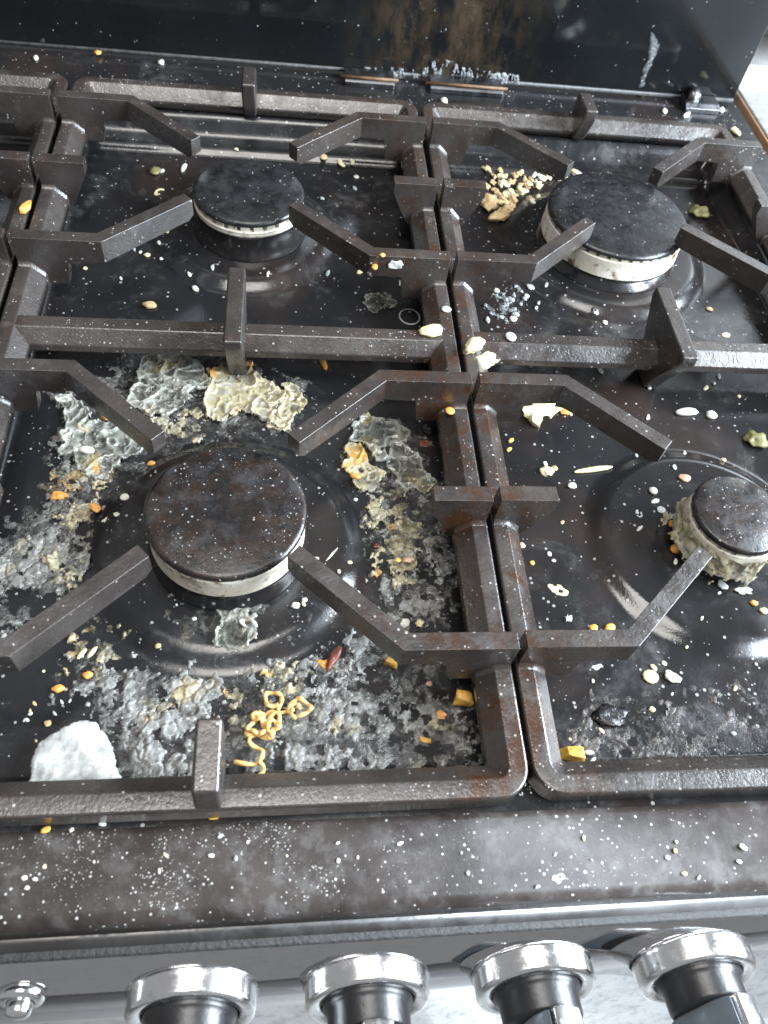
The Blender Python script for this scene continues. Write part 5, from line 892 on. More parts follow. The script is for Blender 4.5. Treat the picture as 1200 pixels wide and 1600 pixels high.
  ['crumb', 351.14, 144.11, -24.8, 5.31, 2.27, 1.36, -139.76, 'white', 'blob', 'tiny white crumb on the pan around the smallest burner', 'crumb', 'tiny crumbs around the smallest burner', 0, 0],
  ['crumb', 287.26, 70.6, -30.0, 2.51, 1.58, 0.95, -41.33, 'pale', 'blob', 'tiny cream crumb on the pan around the smallest burner', 'crumb', 'tiny crumbs around the smallest burner', 0, 0],
  ['crumb', 276.27, 47.55, -30.0, 3.64, 2.36, 1.42, -94.66, 'grey', 'blob', 'tiny grey crumb on the pan around the smallest burner', 'crumb', 'tiny crumbs around the smallest burner', 0, 0],
  ['crumb', 298.88, 130.89, -30.0, 3.3, 2.37, 1.42, -89.52, 'white', 'blob', 'tiny white crumb on the pan around the smallest burner', 'crumb', 'tiny crumbs around the smallest burner', 0, 0],
  ['crumb', 306.93, 58.98, -30.0, 2.42, 1.75, 1.05, -105.84, 'white', 'blob', 'tiny white crumb on the pan around the smallest burner', 'crumb', 'tiny crumbs around the smallest burner', 0, 0],
  ['crumb', 394.19, 66.13, -29.98, 1.89, 1.72, 1.03, -91.82, 'white', 'blob', 'tiny white crumb on the pan around the smallest burner', 'crumb', 'tiny crumbs around the smallest burner', 0, 0],
  ['crumb', 305.51, 34.49, -30.0, 3.34, 2.07, 1.24, -50.41, 'pale', 'blob', 'tiny cream crumb on the pan around the smallest burner', 'crumb', 'tiny crumbs around the smallest burner', 0, 0],
  ['crumb', 365.75, 149.26, -24.8, 3.16, 2.84, 1.71, -56.16, 'tan', 'blob', 'tiny tan crumb on the pan around the smallest burner', 'crumb', 'tiny crumbs around the smallest burner', 0, 0],
  ['crumb', 396.25, 201.19, -29.0, 3.39, 1.75, 1.05, -107.29, 'white', 'blob', 'tiny white crumb on the pan around the smallest burner', 'crumb', 'tiny crumbs around the smallest burner', 0, 0],
  ['crumb', 345.31, 51.64, -30.0, 2.26, 1.27, 0.76, -135.09, 'grey', 'blob', 'tiny grey crumb on the pan around the smallest burner', 'crumb', 'tiny crumbs around the smallest burner', 0, 0],
  ['crumb', 378.66, 53.62, -30.0, 3.65, 1.79, 1.07, -131.69, 'pale', 'blob', 'tiny cream crumb on the pan around the smallest burner', 'crumb', 'tiny crumbs around the smallest burner', 0, 0],
  ['crumb', 339.58, 65.22, -30.0, 4.45, 2.79, 1.67, -66.84, 'pale', 'blob', 'tiny cream crumb on the pan around the smallest burner', 'crumb', 'tiny crumbs around the smallest burner', 0, 0],
  ['crumb', 289.52, 31.05, -30.0, 1.53, 1.48, 0.89, -43.43, 'pale', 'blob', 'tiny cream crumb on the pan around the smallest burner', 'crumb', 'tiny crumbs around the smallest burner', 0, 0],
  ['crumb', 383.63, 187.16, -24.8, 4.03, 2.66, 1.59, -92.59, 'grey', 'blob', 'tiny grey crumb on the pan around the smallest burner', 'crumb', 'tiny crumbs around the smallest burner', 0, 0],
  ['crumb', 365.69, 199.3, -29.72, 2.8, 1.81, 1.08, -98.07, 'grey', 'blob', 'tiny grey crumb on the pan around the smallest burner', 'crumb', 'tiny crumbs around the smallest burner', 0, 0],
  ['crumb', 308.27, 192.3, -30.0, 3.41, 2.42, 1.45, -75.46, 'white', 'blob', 'tiny white crumb on the pan around the smallest burner', 'crumb', 'tiny crumbs around the smallest burner', 0, 0],
  ['crumb', 384.33, 103.94, -24.8, 2.75, 1.59, 0.95, -152.6, 'white', 'blob', 'tiny white crumb on the pan around the smallest burner', 'crumb', 'tiny crumbs around the smallest burner', 0, 0],
  ['crumb', 365.72, 122.9, -24.8, 4.9, 2.13, 1.28, -119.41, 'white', 'blob', 'tiny white crumb on the pan around the smallest burner', 'crumb', 'tiny crumbs around the smallest burner', 0, 0],
  ['crumb', 369.97, 31.27, -30.0, 2.8, 2.39, 1.44, -11.1, 'grey', 'blob', 'tiny grey crumb on the pan around the smallest burner', 'crumb', 'tiny crumbs around the smallest burner', 0, 0],
  ['crumb', 370.1, 89.43, -24.8, 3.04, 1.34, 0.81, -123.63, 'white', 'blob', 'tiny white crumb on the pan around the smallest burner', 'crumb', 'tiny crumbs around the smallest burner', 0, 0],
  ['crumb', 359.77, 75.68, -29.27, 2.2, 1.3, 0.78, -138.5, 'pale', 'blob', 'tiny cream crumb on the pan around the smallest burner', 'crumb', 'tiny crumbs around the smallest burner', 0, 0],
  ['crumb', 317.1, 330.08, -30.0, 2.76, 3.39, 1.66, -13.73, 'grey', 'blob', 'tiny grey crumb in the powdery patch left of the widest burner', 'crumb', 'tiny white crumbs left of the widest burner', 0, 0],
  ['crumb', 325.13, 355.23, -28.95, 4.53, 2.05, 1.23, -102.72, 'white', 'blob', 'tiny white crumb in the powdery patch left of the widest burner', 'crumb', 'tiny white crumbs left of the widest burner', 0, 0],
  ['crumb', 311.45, 318.85, -30.0, 6.06, 4.93, 2.96, -29.31, 'grey', 'blob', 'tiny grey crumb in the powdery patch left of the widest burner', 'crumb', 'tiny white crumbs left of the widest burner', 0, 0],
  ['crumb', 327.89, 347.8, -29.61, 5.8, 3.16, 1.9, -75.77, 'white', 'blob', 'tiny white crumb in the powdery patch left of the widest burner', 'crumb', 'tiny white crumbs left of the widest burner', 0, 0],
  ['crumb', 320.59, 335.87, -30.0, 3.9, 3.48, 2.09, -64.29, 'grey', 'blob', 'tiny grey crumb in the powdery patch left of the widest burner', 'crumb', 'tiny white crumbs left of the widest burner', 0, 0],
  ['crumb', 337.37, 346.96, -26.18, 6.39, 2.04, 1.23, -116.57, 'white', 'blob', 'tiny white crumb in the powdery patch left of the widest burner', 'crumb', 'tiny white crumbs left of the widest burner', 0, 0],
  ['crumb', 308.4, 334.11, -30.0, 4.79, 2.57, 1.54, -98.02, 'white', 'blob', 'tiny white crumb in the powdery patch left of the widest burner', 'crumb', 'tiny white crumbs left of the widest burner', 0, 0],
  ['crumb', 322.66, 338.51, -30.0, 4.22, 3.89, 2.34, -65.33, 'white', 'blob', 'tiny white crumb in the powdery patch left of the widest burner', 'crumb', 'tiny white crumbs left of the widest burner', 0, 0],
  ['crumb', 311.31, 333.41, -30.0, 4.59, 4.87, 2.75, -42.21, 'grey', 'blob', 'tiny grey crumb in the powdery patch left of the widest burner', 'crumb', 'tiny white crumbs left of the widest burner', 0, 0],
  ['crumb', 316.88, 347.91, -30.0, 3.55, 3.41, 2.04, -63.55, 'grey', 'blob', 'tiny grey crumb in the powdery patch left of the widest burner', 'crumb', 'tiny white crumbs left of the widest burner', 0, 0],
  ['crumb', 301.26, 315.88, -30.0, 3.86, 3.35, 2.01, -19.82, 'grey', 'blob', 'tiny grey crumb in the powdery patch left of the widest burner', 'crumb', 'tiny white crumbs left of the widest burner', 0, 0],
  ['crumb', 327.45, 326.95, -30.0, 3.93, 2.03, 1.22, -115.68, 'white', 'blob', 'tiny white crumb in the powdery patch left of the widest burner', 'crumb', 'tiny white crumbs left of the widest burner', 0, 0],
  ['crumb', 330.11, 332.32, -30.0, 4.5, 1.96, 1.17, -116.18, 'grey', 'blob', 'tiny grey crumb in the powdery patch left of the widest burner', 'crumb', 'tiny white crumbs left of the widest burner', 0, 0],
  ['crumb', 326.31, 347.95, -29.9, 6.13, 3.43, 2.06, -73.83, 'white', 'blob', 'tiny white crumb in the powdery patch left of the widest burner', 'crumb', 'tiny white crumbs left of the widest burner', 0, 0],
  ['crumb', 301.88, 342.61, -30.0, 5.23, 4.57, 2.74, -70.68, 'white', 'blob', 'tiny white crumb in the powdery patch left of the widest burner', 'crumb', 'tiny white crumbs left of the widest burner', 0, 0],
  ['crumb', 291.48, 312.8, -30.0, 6.5, 3.18, 1.91, -93.44, 'grey', 'blob', 'tiny grey crumb in the powdery patch left of the widest burner', 'crumb', 'tiny white crumbs left of the widest burner', 0, 0],
  ['crumb', 289.24, 337.61, -30.0, 4.63, 5.03, 2.78, -25.94, 'grey', 'blob', 'tiny grey crumb in the powdery patch left of the widest burner', 'crumb', 'tiny white crumbs left of the widest burner', 0, 0],
  ['crumb', 309.13, 314.29, -30.0, 4.95, 4.77, 2.86, -42.25, 'white', 'blob', 'tiny white crumb in the powdery patch left of the widest burner', 'crumb', 'tiny white crumbs left of the widest burner', 0, 0],
  ['crumb', 49.4, 50.79, -30.0, 2.08, 1.0, 0.6, -86.79, 'tan', 'blob', 'tiny tan crumb on the black pan above the white scrap', 'crumb', 'tiny crumbs above the white scrap', 0, 0],
  ['crumb', 51.87, 69.08, -30.0, 1.51, 1.56, 0.91, -155.86, 'pale', 'blob', 'tiny cream crumb on the black pan above the white scrap', 'crumb', 'tiny crumbs above the white scrap', 0, 0],
  ['crumb', 67.29, 76.55, -30.0, 3.24, 1.37, 0.82, -55.7, 'white', 'blob', 'tiny white crumb on the black pan above the white scrap', 'crumb', 'tiny crumbs above the white scrap', 0, 0],
  ['crumb', 65.36, 54.91, -30.0, 1.94, 1.11, 0.67, -105.97, 'white', 'blob', 'tiny white crumb on the black pan above the white scrap', 'crumb', 'tiny crumbs above the white scrap', 0, 0],
  ['crumb', 50.59, 54.01, -30.0, 2.7, 1.36, 0.82, -48.03, 'tan', 'blob', 'tiny tan crumb on the black pan above the white scrap', 'crumb', 'tiny crumbs above the white scrap', 0, 0],
  ['crumb', 61.04, 69.78, -30.0, 2.33, 1.33, 0.8, -25.7, 'tan', 'blob', 'tiny tan crumb on the black pan above the white scrap', 'crumb', 'tiny crumbs above the white scrap', 0, 0],
  ['crumb', 48.88, 46.69, -30.0, 2.47, 1.31, 0.79, -40.41, 'white', 'blob', 'tiny white crumb on the black pan above the white scrap', 'crumb', 'tiny crumbs above the white scrap', 0, 0],
  ['crumb', 49.76, 49.36, -30.0, 2.19, 1.62, 0.97, -151.36, 'white', 'blob', 'tiny white crumb on the black pan above the white scrap', 'crumb', 'tiny crumbs above the white scrap', 0, 0],
  ['crumb', 47.77, 46.53, -30.0, 1.86, 1.06, 0.64, -101.93, 'grey', 'blob', 'tiny grey crumb on the black pan above the white scrap', 'crumb', 'tiny crumbs above the white scrap', 0, 0],
  ['crumb', 62.1, 54.27, -30.0, 2.72, 1.22, 0.73, -56.19, 'white', 'blob', 'tiny white crumb on the black pan above the white scrap', 'crumb', 'tiny crumbs above the white scrap', 0, 0],
  ['crumb', 59.78, 49.28, -30.0, 2.77, 1.17, 0.7, -47.94, 'grey', 'blob', 'tiny grey crumb on the black pan above the white scrap', 'crumb', 'tiny crumbs above the white scrap', 0, 0],
  ['crumb', 54.33, 37.35, -30.0, 1.58, 0.91, 0.55, -60.08, 'pale', 'blob', 'tiny cream crumb on the black pan above the white scrap', 'crumb', 'tiny crumbs above the white scrap', 0, 0],
  ['crumb', 434.79, 260.87, -30.0, 2.74, 2.73, 1.64, -165.95, 'white', 'blob', 'tiny white crumb on the pan in front of the right crossbar', 'crumb', 'tiny crumbs in front of the right crossbar', 0, 0],
  ['crumb', 361.44, 232.1, -30.0, 6.23, 2.31, 1.38, -115.41, 'pale', 'blob', 'tiny cream crumb on the pan in front of the right crossbar', 'crumb', 'tiny crumbs in front of the right crossbar', 0, 0],
  ['crumb', 381.27, 229.97, -30.0, 5.65, 2.15, 1.29, -119.44, 'white', 'blob', 'tiny white crumb on the pan in front of the right crossbar', 'crumb', 'tiny crumbs in front of the right crossbar', 0, 0],
  ['crumb', 440.32, 267.46, -30.0, 5.43, 2.57, 1.54, -106.01, 'white', 'blob', 'tiny white crumb on the pan in front of the right crossbar', 'crumb', 'tiny crumbs in front of the right crossbar', 0, 0],
  ['crumb', 388.75, 255.11, -30.0, 3.02, 2.94, 1.77, -28.69, 'white', 'blob', 'tiny white crumb on the pan in front of the right crossbar', 'crumb', 'tiny crumbs in front of the right crossbar', 0, 0],
  ['crumb', 345.16, 226.24, -30.0, 5.43, 2.96, 1.78, -88.18, 'white', 'blob', 'tiny white crumb on the pan in front of the right crossbar', 'crumb', 'tiny crumbs in front of the right crossbar', 0, 0],
  ['crumb', 336.92, 251.07, -30.0, 5.18, 3.65, 2.19, -49.95, 'white', 'blob', 'tiny white crumb on the pan in front of the right crossbar', 'crumb', 'tiny crumbs in front of the right crossbar', 0, 0],
  ['crumb', 359.5, 268.6, -30.0, 4.91, 3.67, 2.2, -73.34, 'white', 'blob', 'tiny white crumb on the pan in front of the right crossbar', 'crumb', 'tiny crumbs in front of the right crossbar', 0, 0],
  ['crumb', 427.92, 256.61, -30.0, 6.48, 2.43, 1.46, -134.04, 'pale', 'blob', 'tiny cream crumb on the pan in front of the right crossbar', 'crumb', 'tiny crumbs in front of the right crossbar', 0, 0],
  ['crumb', 448.44, 249.85, -30.0, 2.28, 2.57, 1.37, -1.27, 'pale', 'blob', 'tiny cream crumb on the pan in front of the right crossbar', 'crumb', 'tiny crumbs in front of the right crossbar', 0, 0],
  ['crumb', 280.56, -15.09, -13.4, 2.34, 1.36, 0.81, -96.41, 'pale', 'blob', 'tiny cream crumb on the greasy front apron', 'crumb', 'tiny crumbs on the front apron', 0, 0],
  ['crumb', 134.63, -8.13, -13.4, 2.37, 1.49, 0.9, -152.43, 'grey', 'blob', 'tiny grey crumb on the greasy front apron', 'crumb', 'tiny crumbs on the front apron', 0, 0],
  ['crumb', 230.84, -25.96, -13.4, 2.08, 1.53, 0.92, -125.74, 'grey', 'blob', 'tiny grey crumb on the greasy front apron', 'crumb', 'tiny crumbs on the front apron', 0, 0],
  ['crumb', 180.22, -19.15, -13.4, 2.08, 1.67, 1.0, -98.51, 'white', 'blob', 'tiny white crumb on the greasy front apron', 'crumb', 'tiny crumbs on the front apron', 0, 0],
  ['crumb', 319.64, -18.25, -13.4, 1.67, 1.41, 0.85, -63.21, 'white', 'blob', 'tiny white crumb on the greasy front apron', 'crumb', 'tiny crumbs on the front apron', 0, 0],
  ['crumb', 267.42, -20.7, -13.4, 2.03, 0.95, 0.57, -134.44, 'white', 'blob', 'tiny white crumb on the greasy front apron', 'crumb', 'tiny crumbs on the front apron', 0, 0],
  ['crumb', 114.36, -14.09, -13.4, 2.42, 1.08, 0.65, -46.56, 'pale', 'blob', 'tiny cream crumb on the greasy front apron', 'crumb', 'tiny crumbs on the front apron', 0, 0],
  ['crumb', 204.84, -13.88, -13.4, 2.65, 1.37, 0.82, -160.92, 'white', 'blob', 'tiny white crumb on the greasy front apron', 'crumb', 'tiny crumbs on the front apron', 0, 0],
  ['crumb', 325.19, -32.08, -13.4, 2.61, 1.1, 0.66, -142.13, 'grey', 'blob', 'tiny grey crumb on the greasy front apron', 'crumb', 'tiny crumbs on the front apron', 0, 0],
  ['crumb', 180.27, -12.58, -13.4, 1.98, 1.09, 0.65, -159.73, 'white', 'blob', 'tiny white crumb on the greasy front apron', 'crumb', 'tiny crumbs on the front apron', 0, 0],
  ['crumb', 68.1, -20.32, -13.4, 2.38, 1.4, 0.84, -18.09, 'white', 'blob', 'tiny white crumb on the greasy front apron', 'crumb', 'tiny crumbs on the front apron', 0, 0],
  ['crumb', 229.2, -18.42, -13.4, 1.25, 0.99, 0.6, -105.59, 'white', 'blob', 'tiny white crumb on the greasy front apron', 'crumb', 'tiny crumbs on the front apron', 0, 0],
  ['crumb', 257.94, -32.09, -13.4, 2.45, 1.32, 0.79, -156.4, 'grey', 'blob', 'tiny grey crumb on the greasy front apron', 'crumb', 'tiny crumbs on the front apron', 0, 0],
  ['crumb', 319.57, -30.39, -13.4, 2.24, 1.58, 0.95, -3.8, 'pale', 'blob', 'tiny cream crumb on the greasy front apron', 'crumb', 'tiny crumbs on the front apron', 0, 0],
  ['crumb', 70.7, -16.11, -13.4, 1.8, 1.44, 0.86, -93.75, 'pale', 'blob', 'tiny cream crumb on the greasy front apron', 'crumb', 'tiny crumbs on the front apron', 0, 0],
  ['crumb', 318.14, -21.68, -13.4, 2.11, 1.92, 1.15, -91.52, 'pale', 'blob', 'tiny cream crumb on the greasy front apron', 'crumb', 'tiny crumbs on the front apron', 0, 0],
  ['crumb', 178.94, -25.68, -13.4, 1.19, 1.03, 0.62, -94.54, 'white', 'blob', 'tiny white crumb on the greasy front apron', 'crumb', 'tiny crumbs on the front apron', 0, 0],
  ['crumb', 282.05, -23.43, -13.4, 1.34, 0.94, 0.57, -16.34, 'grey', 'blob', 'tiny grey crumb on the greasy front apron', 'crumb', 'tiny crumbs on the front apron', 0, 0],
  ['crumb', 145.29, -10.7, -13.4, 1.51, 1.15, 0.69, -122.63, 'white', 'blob', 'tiny white crumb on the greasy front apron', 'crumb', 'tiny crumbs on the front apron', 0, 0],
  ['crumb', 88.36, -15.27, -13.4, 1.01, 0.87, 0.52, -84.57, 'white', 'blob', 'tiny white crumb on the greasy front apron', 'crumb', 'tiny crumbs on the front apron', 0, 0],
  ['crumb', 187.86, -18.26, -13.4, 1.54, 0.98, 0.59, -106.7, 'white', 'blob', 'tiny white crumb on the greasy front apron', 'crumb', 'tiny crumbs on the front apron', 0, 0],
  ['crumb', 344.31, -26.99, -13.4, 2.76, 1.74, 1.04, -14.94, 'white', 'blob', 'tiny white crumb on the greasy front apron', 'crumb', 'tiny crumbs on the front apron', 0, 0],
  ['crumb', 160.39, -16.4, -13.4, 1.18, 0.94, 0.56, -60.62, 'pale', 'blob', 'tiny cream crumb on the greasy front apron', 'crumb', 'tiny crumbs on the front apron', 0, 0],
  ['crumb', 112.62, -19.68, -13.4, 2.08, 1.17, 0.7, -84.02, 'white', 'blob', 'tiny white crumb on the greasy front apron', 'crumb', 'tiny crumbs on the front apron', 0, 0],
  ['crumb', 65.71, -23.02, -13.4, 2.01, 1.37, 0.82, -162.33, 'white', 'blob', 'tiny white crumb on the greasy front apron', 'crumb', 'tiny crumbs on the front apron', 0, 0],
  ['crumb', 140.92, -16.47, -13.4, 2.15, 1.56, 0.94, -89.0, 'grey', 'blob', 'tiny grey crumb on the greasy front apron', 'crumb', 'tiny crumbs on the front apron', 0, 0],
  ['crumb', 310.34, 151.36, -30.0, 3.21, 1.91, 1.15, -133.56, 'tan', 'blob', 'tiny tan crumb on the pan right of the two centre rails', 'crumb', 'tiny crumbs right of the centre rails', 0, 0],
  ['crumb', 331.57, 231.37, -30.0, 3.74, 2.23, 1.34, -71.05, 'white', 'blob', 'tiny white crumb on the pan right of the two centre rails', 'crumb', 'tiny crumbs right of the centre rails', 0, 0],
  ['crumb', 284.96, 145.85, -30.0, 2.33, 2.5, 1.4, -31.47, 'white', 'blob', 'tiny white crumb on the pan right of the two centre rails', 'crumb', 'tiny crumbs right of the centre rails', 0, 0],
  ['crumb', 282.89, 151.48, -30.0, 3.86, 2.51, 1.51, -14.31, 'tan', 'blob', 'tiny tan crumb on the pan right of the two centre rails', 'crumb', 'tiny crumbs right of the centre rails', 0, 0],
  ['crumb', 268.68, 139.02, -25.2, 2.69, 1.81, 1.09, -88.08, 'tan', 'blob', 'tiny tan crumb on the pan right of the two centre rails', 'crumb', 'tiny crumbs right of the centre rails', 0, 0],
  ['crumb', 279.2, 131.69, -30.0, 3.5, 2.1, 1.26, -82.29, 'grey', 'blob', 'tiny grey crumb on the pan right of the two centre rails', 'crumb', 'tiny crumbs right of the centre rails', 0, 0],
  ['crumb', 294.08, 168.82, -30.0, 2.69, 1.87, 1.12, -70.2, 'white', 'blob', 'tiny white crumb on the pan right of the two centre rails', 'crumb', 'tiny crumbs right of the centre rails', 0, 0],
  ['crumb', 314.4, 233.34, -30.0, 5.87, 3.14, 1.88, -76.33, 'white', 'blob', 'tiny white crumb on the pan right of the two centre rails', 'crumb', 'tiny crumbs right of the centre rails', 0, 0],
  ['crumb', 314.4, 232.54, -30.0, 4.08, 2.88, 1.73, -30.41, 'pale', 'blob', 'tiny cream crumb on the pan right of the two centre rails', 'crumb', 'tiny crumbs right of the centre rails', 0, 0],
  ['crumb', 300.5, 126.79, -30.0, 2.56, 2.17, 1.3, -176.79, 'white', 'blob', 'tiny white crumb on the pan right of the two centre rails', 'crumb', 'tiny crumbs right of the centre rails', 0, 0],
]
PATHS = {'noodle': [[[138.2, 23.61, -24.5], [141.45, 22.69, -24.5], [145.19, 22.84, -24.5], [148.12, 23.83, -24.5], [149.97, 25.95, -24.5], [150.46, 28.13, -24.5], [147.72, 29.33, -24.5], [144.97, 30.52, -24.5], [143.83, 32.23, -24.5], [144.58, 34.45, -24.5], [146.45, 36.09, -24.5], [149.18, 36.86, -24.5], [152.51, 35.91, -24.5], [153.64, 34.18, -24.5], [150.9, 33.7, -24.5], [147.01, 35.5, -24.5], [144.27, 35.58, -24.5], [143.12, 37.32, -24.5], [144.14, 39.85, -24.5], [146.3, 41.81, -24.5], [145.68, 44.14, -24.5], [147.88, 45.25, -24.5], [150.7, 44.01, -24.5], [153.47, 45.69, -24.5], [156.28, 45.62, -24.5], [159.65, 46.12, -24.5], [162.48, 47.23, -24.5]], [[148.12, 23.83, -24.5], [150.05, 22.13, -24.5], [150.36, 19.97, -24.5], [149.07, 17.87, -24.5]], [[152.54, 35.22, -22.5], [155.27, 36.84, -22.5], [157.17, 39.64, -22.5], [157.43, 42.52, -22.5], [155.18, 44.32, -22.5], [152.42, 42.65, -22.5], [151.37, 39.23, -22.5], [152.52, 36.35, -22.5], [154.74, 35.16, -22.5]], [[156.54, 47.64, -22.5], [155.08, 47.27, -22.5], [153.54, 47.4, -22.5], [152.16, 48.0, -22.5], [151.13, 48.99, -22.5], [150.63, 50.22, -22.5], [150.73, 51.5, -22.5], [151.43, 52.63, -22.5], [152.6, 53.43, -22.5], [154.08, 53.78, -22.5], [155.64, 53.63, -22.5], [157.02, 52.99, -22.5], [158.01, 51.96, -22.5], [158.47, 50.72, -22.5], [158.32, 49.44, -22.5], [157.58, 48.34, -22.5], [155.72, 46.06, -22.5]], [[161.94, 44.95, -23.5], [161.38, 46.34, -23.5], [161.47, 47.8, -23.5], [162.19, 49.12, -23.5], [163.46, 50.09, -23.5], [165.08, 50.58, -23.5], [166.82, 50.52, -23.5], [168.42, 49.9, -23.5], [169.64, 48.82, -23.5], [170.3, 47.45, -23.5], [170.31, 45.98, -23.5], [169.68, 44.64, -23.5], [168.49, 43.61, -23.5], [166.92, 43.04, -23.5], [165.21, 43.0, -23.5], [163.59, 43.52, -23.5], [163.31, 42.83, -23.5], [162.87, 43.26, -23.5], [162.52, 43.83, -23.5], [162.29, 44.48, -23.5], [162.19, 45.18, -23.5], [162.22, 45.89, -23.5], [162.38, 46.58, -23.5], [162.66, 47.19, -23.5], [163.05, 47.68, -23.5], [163.52, 48.04, -23.5], [164.05, 48.24, -23.5], [164.6, 48.27, -23.5], [165.14, 48.12, -23.5], [165.64, 47.8, -23.5], [166.07, 47.33, -23.5], [166.4, 46.75, -23.5]], [[150.94, 39.94, -22.5], [151.62, 39.15, -22.5], [151.93, 38.27, -22.5], [151.83, 37.39, -22.5], [151.34, 36.59, -22.5], [150.51, 35.94, -22.5], [149.42, 35.52, -22.5], [148.17, 35.36, -22.5], [146.89, 35.47, -22.5], [145.7, 35.85, -22.5], [144.72, 36.46, -22.5], [144.03, 37.23, -22.5], [143.72, 38.11, -22.5], [143.8, 38.99, -22.5], [144.28, 39.8, -22.5], [145.11, 40.45, -22.5]], [[150.56, 41.15, -24.5], [149.37, 40.18, -24.5], [149.92, 38.7, -24.5], [151.6, 38.71, -24.5], [152.08, 37.4, -24.5], [153.18, 36.69, -24.5], [154.47, 36.92, -24.5], [153.95, 35.69, -24.5], [153.39, 34.58, -24.5], [151.59, 34.66, -24.5], [149.97, 34.85, -24.5]], [[148.51, 40.44, -23.0], [149.82, 41.6, -23.0], [151.52, 41.45, -23.0], [152.7, 40.37, -23.0], [153.89, 41.04, -23.0], [154.96, 40.29, -23.0], [155.51, 39.08, -23.0], [156.39, 38.5, -23.0], [156.84, 39.75, -23.0], [157.56, 39.12, -23.0], [158.14, 38.44, -23.0]], [[155.61, 38.04, -21.5], [156.37, 38.99, -21.5], [157.12, 38.33, -21.5], [157.78, 37.73, -21.5], [156.5, 36.44, -21.5], [154.25, 36.75, -21.5], [153.06, 35.69, -21.5], [153.39, 34.57, -21.5], [154.45, 34.19, -21.5], [153.35, 33.29, -21.5], [152.44, 32.44, -21.5]], [[147.82, 40.4, -20.0], [146.69, 40.87, -20.0], [145.99, 41.84, -20.0], [145.85, 43.09, -20.0], [147.63, 43.79, -20.0], [149.59, 43.43, -20.0], [150.08, 41.55, -20.0], [148.88, 40.55, -20.0], [148.22, 41.8, -20.0], [148.6, 43.19, -20.0], [147.75, 44.07, -20.0]]], 'scrap': [[55.96, 23.93, -20.0], [56.32, 30.19, -20.0], [57.27, 33.36, -20.0], [60.88, 35.94, -20.0], [65.29, 40.18, -20.0], [69.95, 43.37, -20.0], [75.5, 44.62, -20.0], [79.97, 42.54, -20.0], [83.18, 38.02, -20.0], [87.97, 32.97, -20.0], [90.12, 28.07, -20.0], [91.16, 23.8, -20.0], [93.75, 14.91, -20.0], [86.4, 13.65, -20.0], [76.49, 13.51, -20.0], [66.67, 13.37, -20.0], [58.4, 13.18, -20.0]], 'drip': [[454.05, 589.3, 41.06], [459.62, 589.3, 35.61], [464.74, 589.3, 30.03], [465.44, 589.3, 22.99], [464.34, 589.3, 18.79], [464.35, 589.3, 10.43], [463.94, 589.3, 2.94], [465.78, 589.3, -4.52], [459.97, 589.3, -6.05], [458.33, 589.3, 2.51], [458.39, 589.3, 11.02], [458.44, 589.3, 19.35], [454.69, 589.3, 27.22], [453.17, 589.3, 35.09]], 'lime': [[215.34, 589.3, -15.14], [217.85, 589.3, -6.66], [237.85, 589.3, -4.07], [259.36, 589.3, -4.46], [270.8, 589.3, -1.51], [277.61, 589.3, 3.12], [286.82, 589.3, 5.87], [297.14, 589.3, 2.6], [305.23, 589.3, 0.15], [325.07, 589.3, -0.39], [353.26, 589.3, -2.4], [355.7, 589.3, -11.82], [326.76, 589.3, -12.95], [293.6, 589.3, -13.88], [271.61, 589.3, -13.97], [244.35, 589.3, -13.95]]}
for i, (nm, poly, th, style, mat, lab, cat, rag) in enumerate(CRUSTS):
    crust(nm, poly, th, style, {'JELLY': JELLY, 'EGG': EGG, 'ASH': ASH, 'BROWNCRUST': BROWNCRUST, 'LIME': LIME, 'FILM': FILM}[mat], i + 1, lab, cat, ragged=rag / 1000)
for i, a in enumerate(CRUMBS):
    nm, x, y, z, ln, wd, ht, yaw, mat, shape, lab, cat, grp, pi_, ro_ = a
    crumb(i, nm, x, y, z, ln, wd, ht, yaw, mat, shape, lab, cat, grp, pi_, ro_)

# ---- curly noodle
def smooth_path(p, n=4):
    p = [Vector(a) for a in p]; out = []
    for i in range(len(p) - 1):
        a, b, c, d = p[max(i - 1, 0)], p[i], p[i + 1], p[min(i + 2, len(p) - 1)]
        for k in range(n):
            t = k / n; out.append(0.5 * ((2 * b) + (c - a) * t + (2 * a - 5 * b + 4 * c - d) * t * t + (3 * b - a - 3 * c + d) * t ** 3))
    return out + [p[-1]]
nv, nf = [], []
for s, p in enumerate(PATHS['noodle']):
    q = smooth_path([(a / 1000, b / 1000, c / 1000 + 0.0007 * math.sin(1.7 * i + s)) for i, (a, b, c) in enumerate(p)])
    q = [a + Vector((0.0005 * math.sin(0.27 * i + s), 0.0005 * math.cos(0.23 * i + 2 * s), 0)) for i, a in enumerate(q)]; v, f = tube('noodle', q, [0.00098 * (1 + 0.16 * math.sin(0.5 * i + 2 * s)) for i in range(len(q))], 8); o = len(nv); nv += v; nf += [tuple(k + o for k in g) for g in f]
tag(link('noodle', mesh('noodle', nv, nf), FOOD['noodle']), 'orange curly fried noodle on the grey crust right of the front stub', 'noodle')

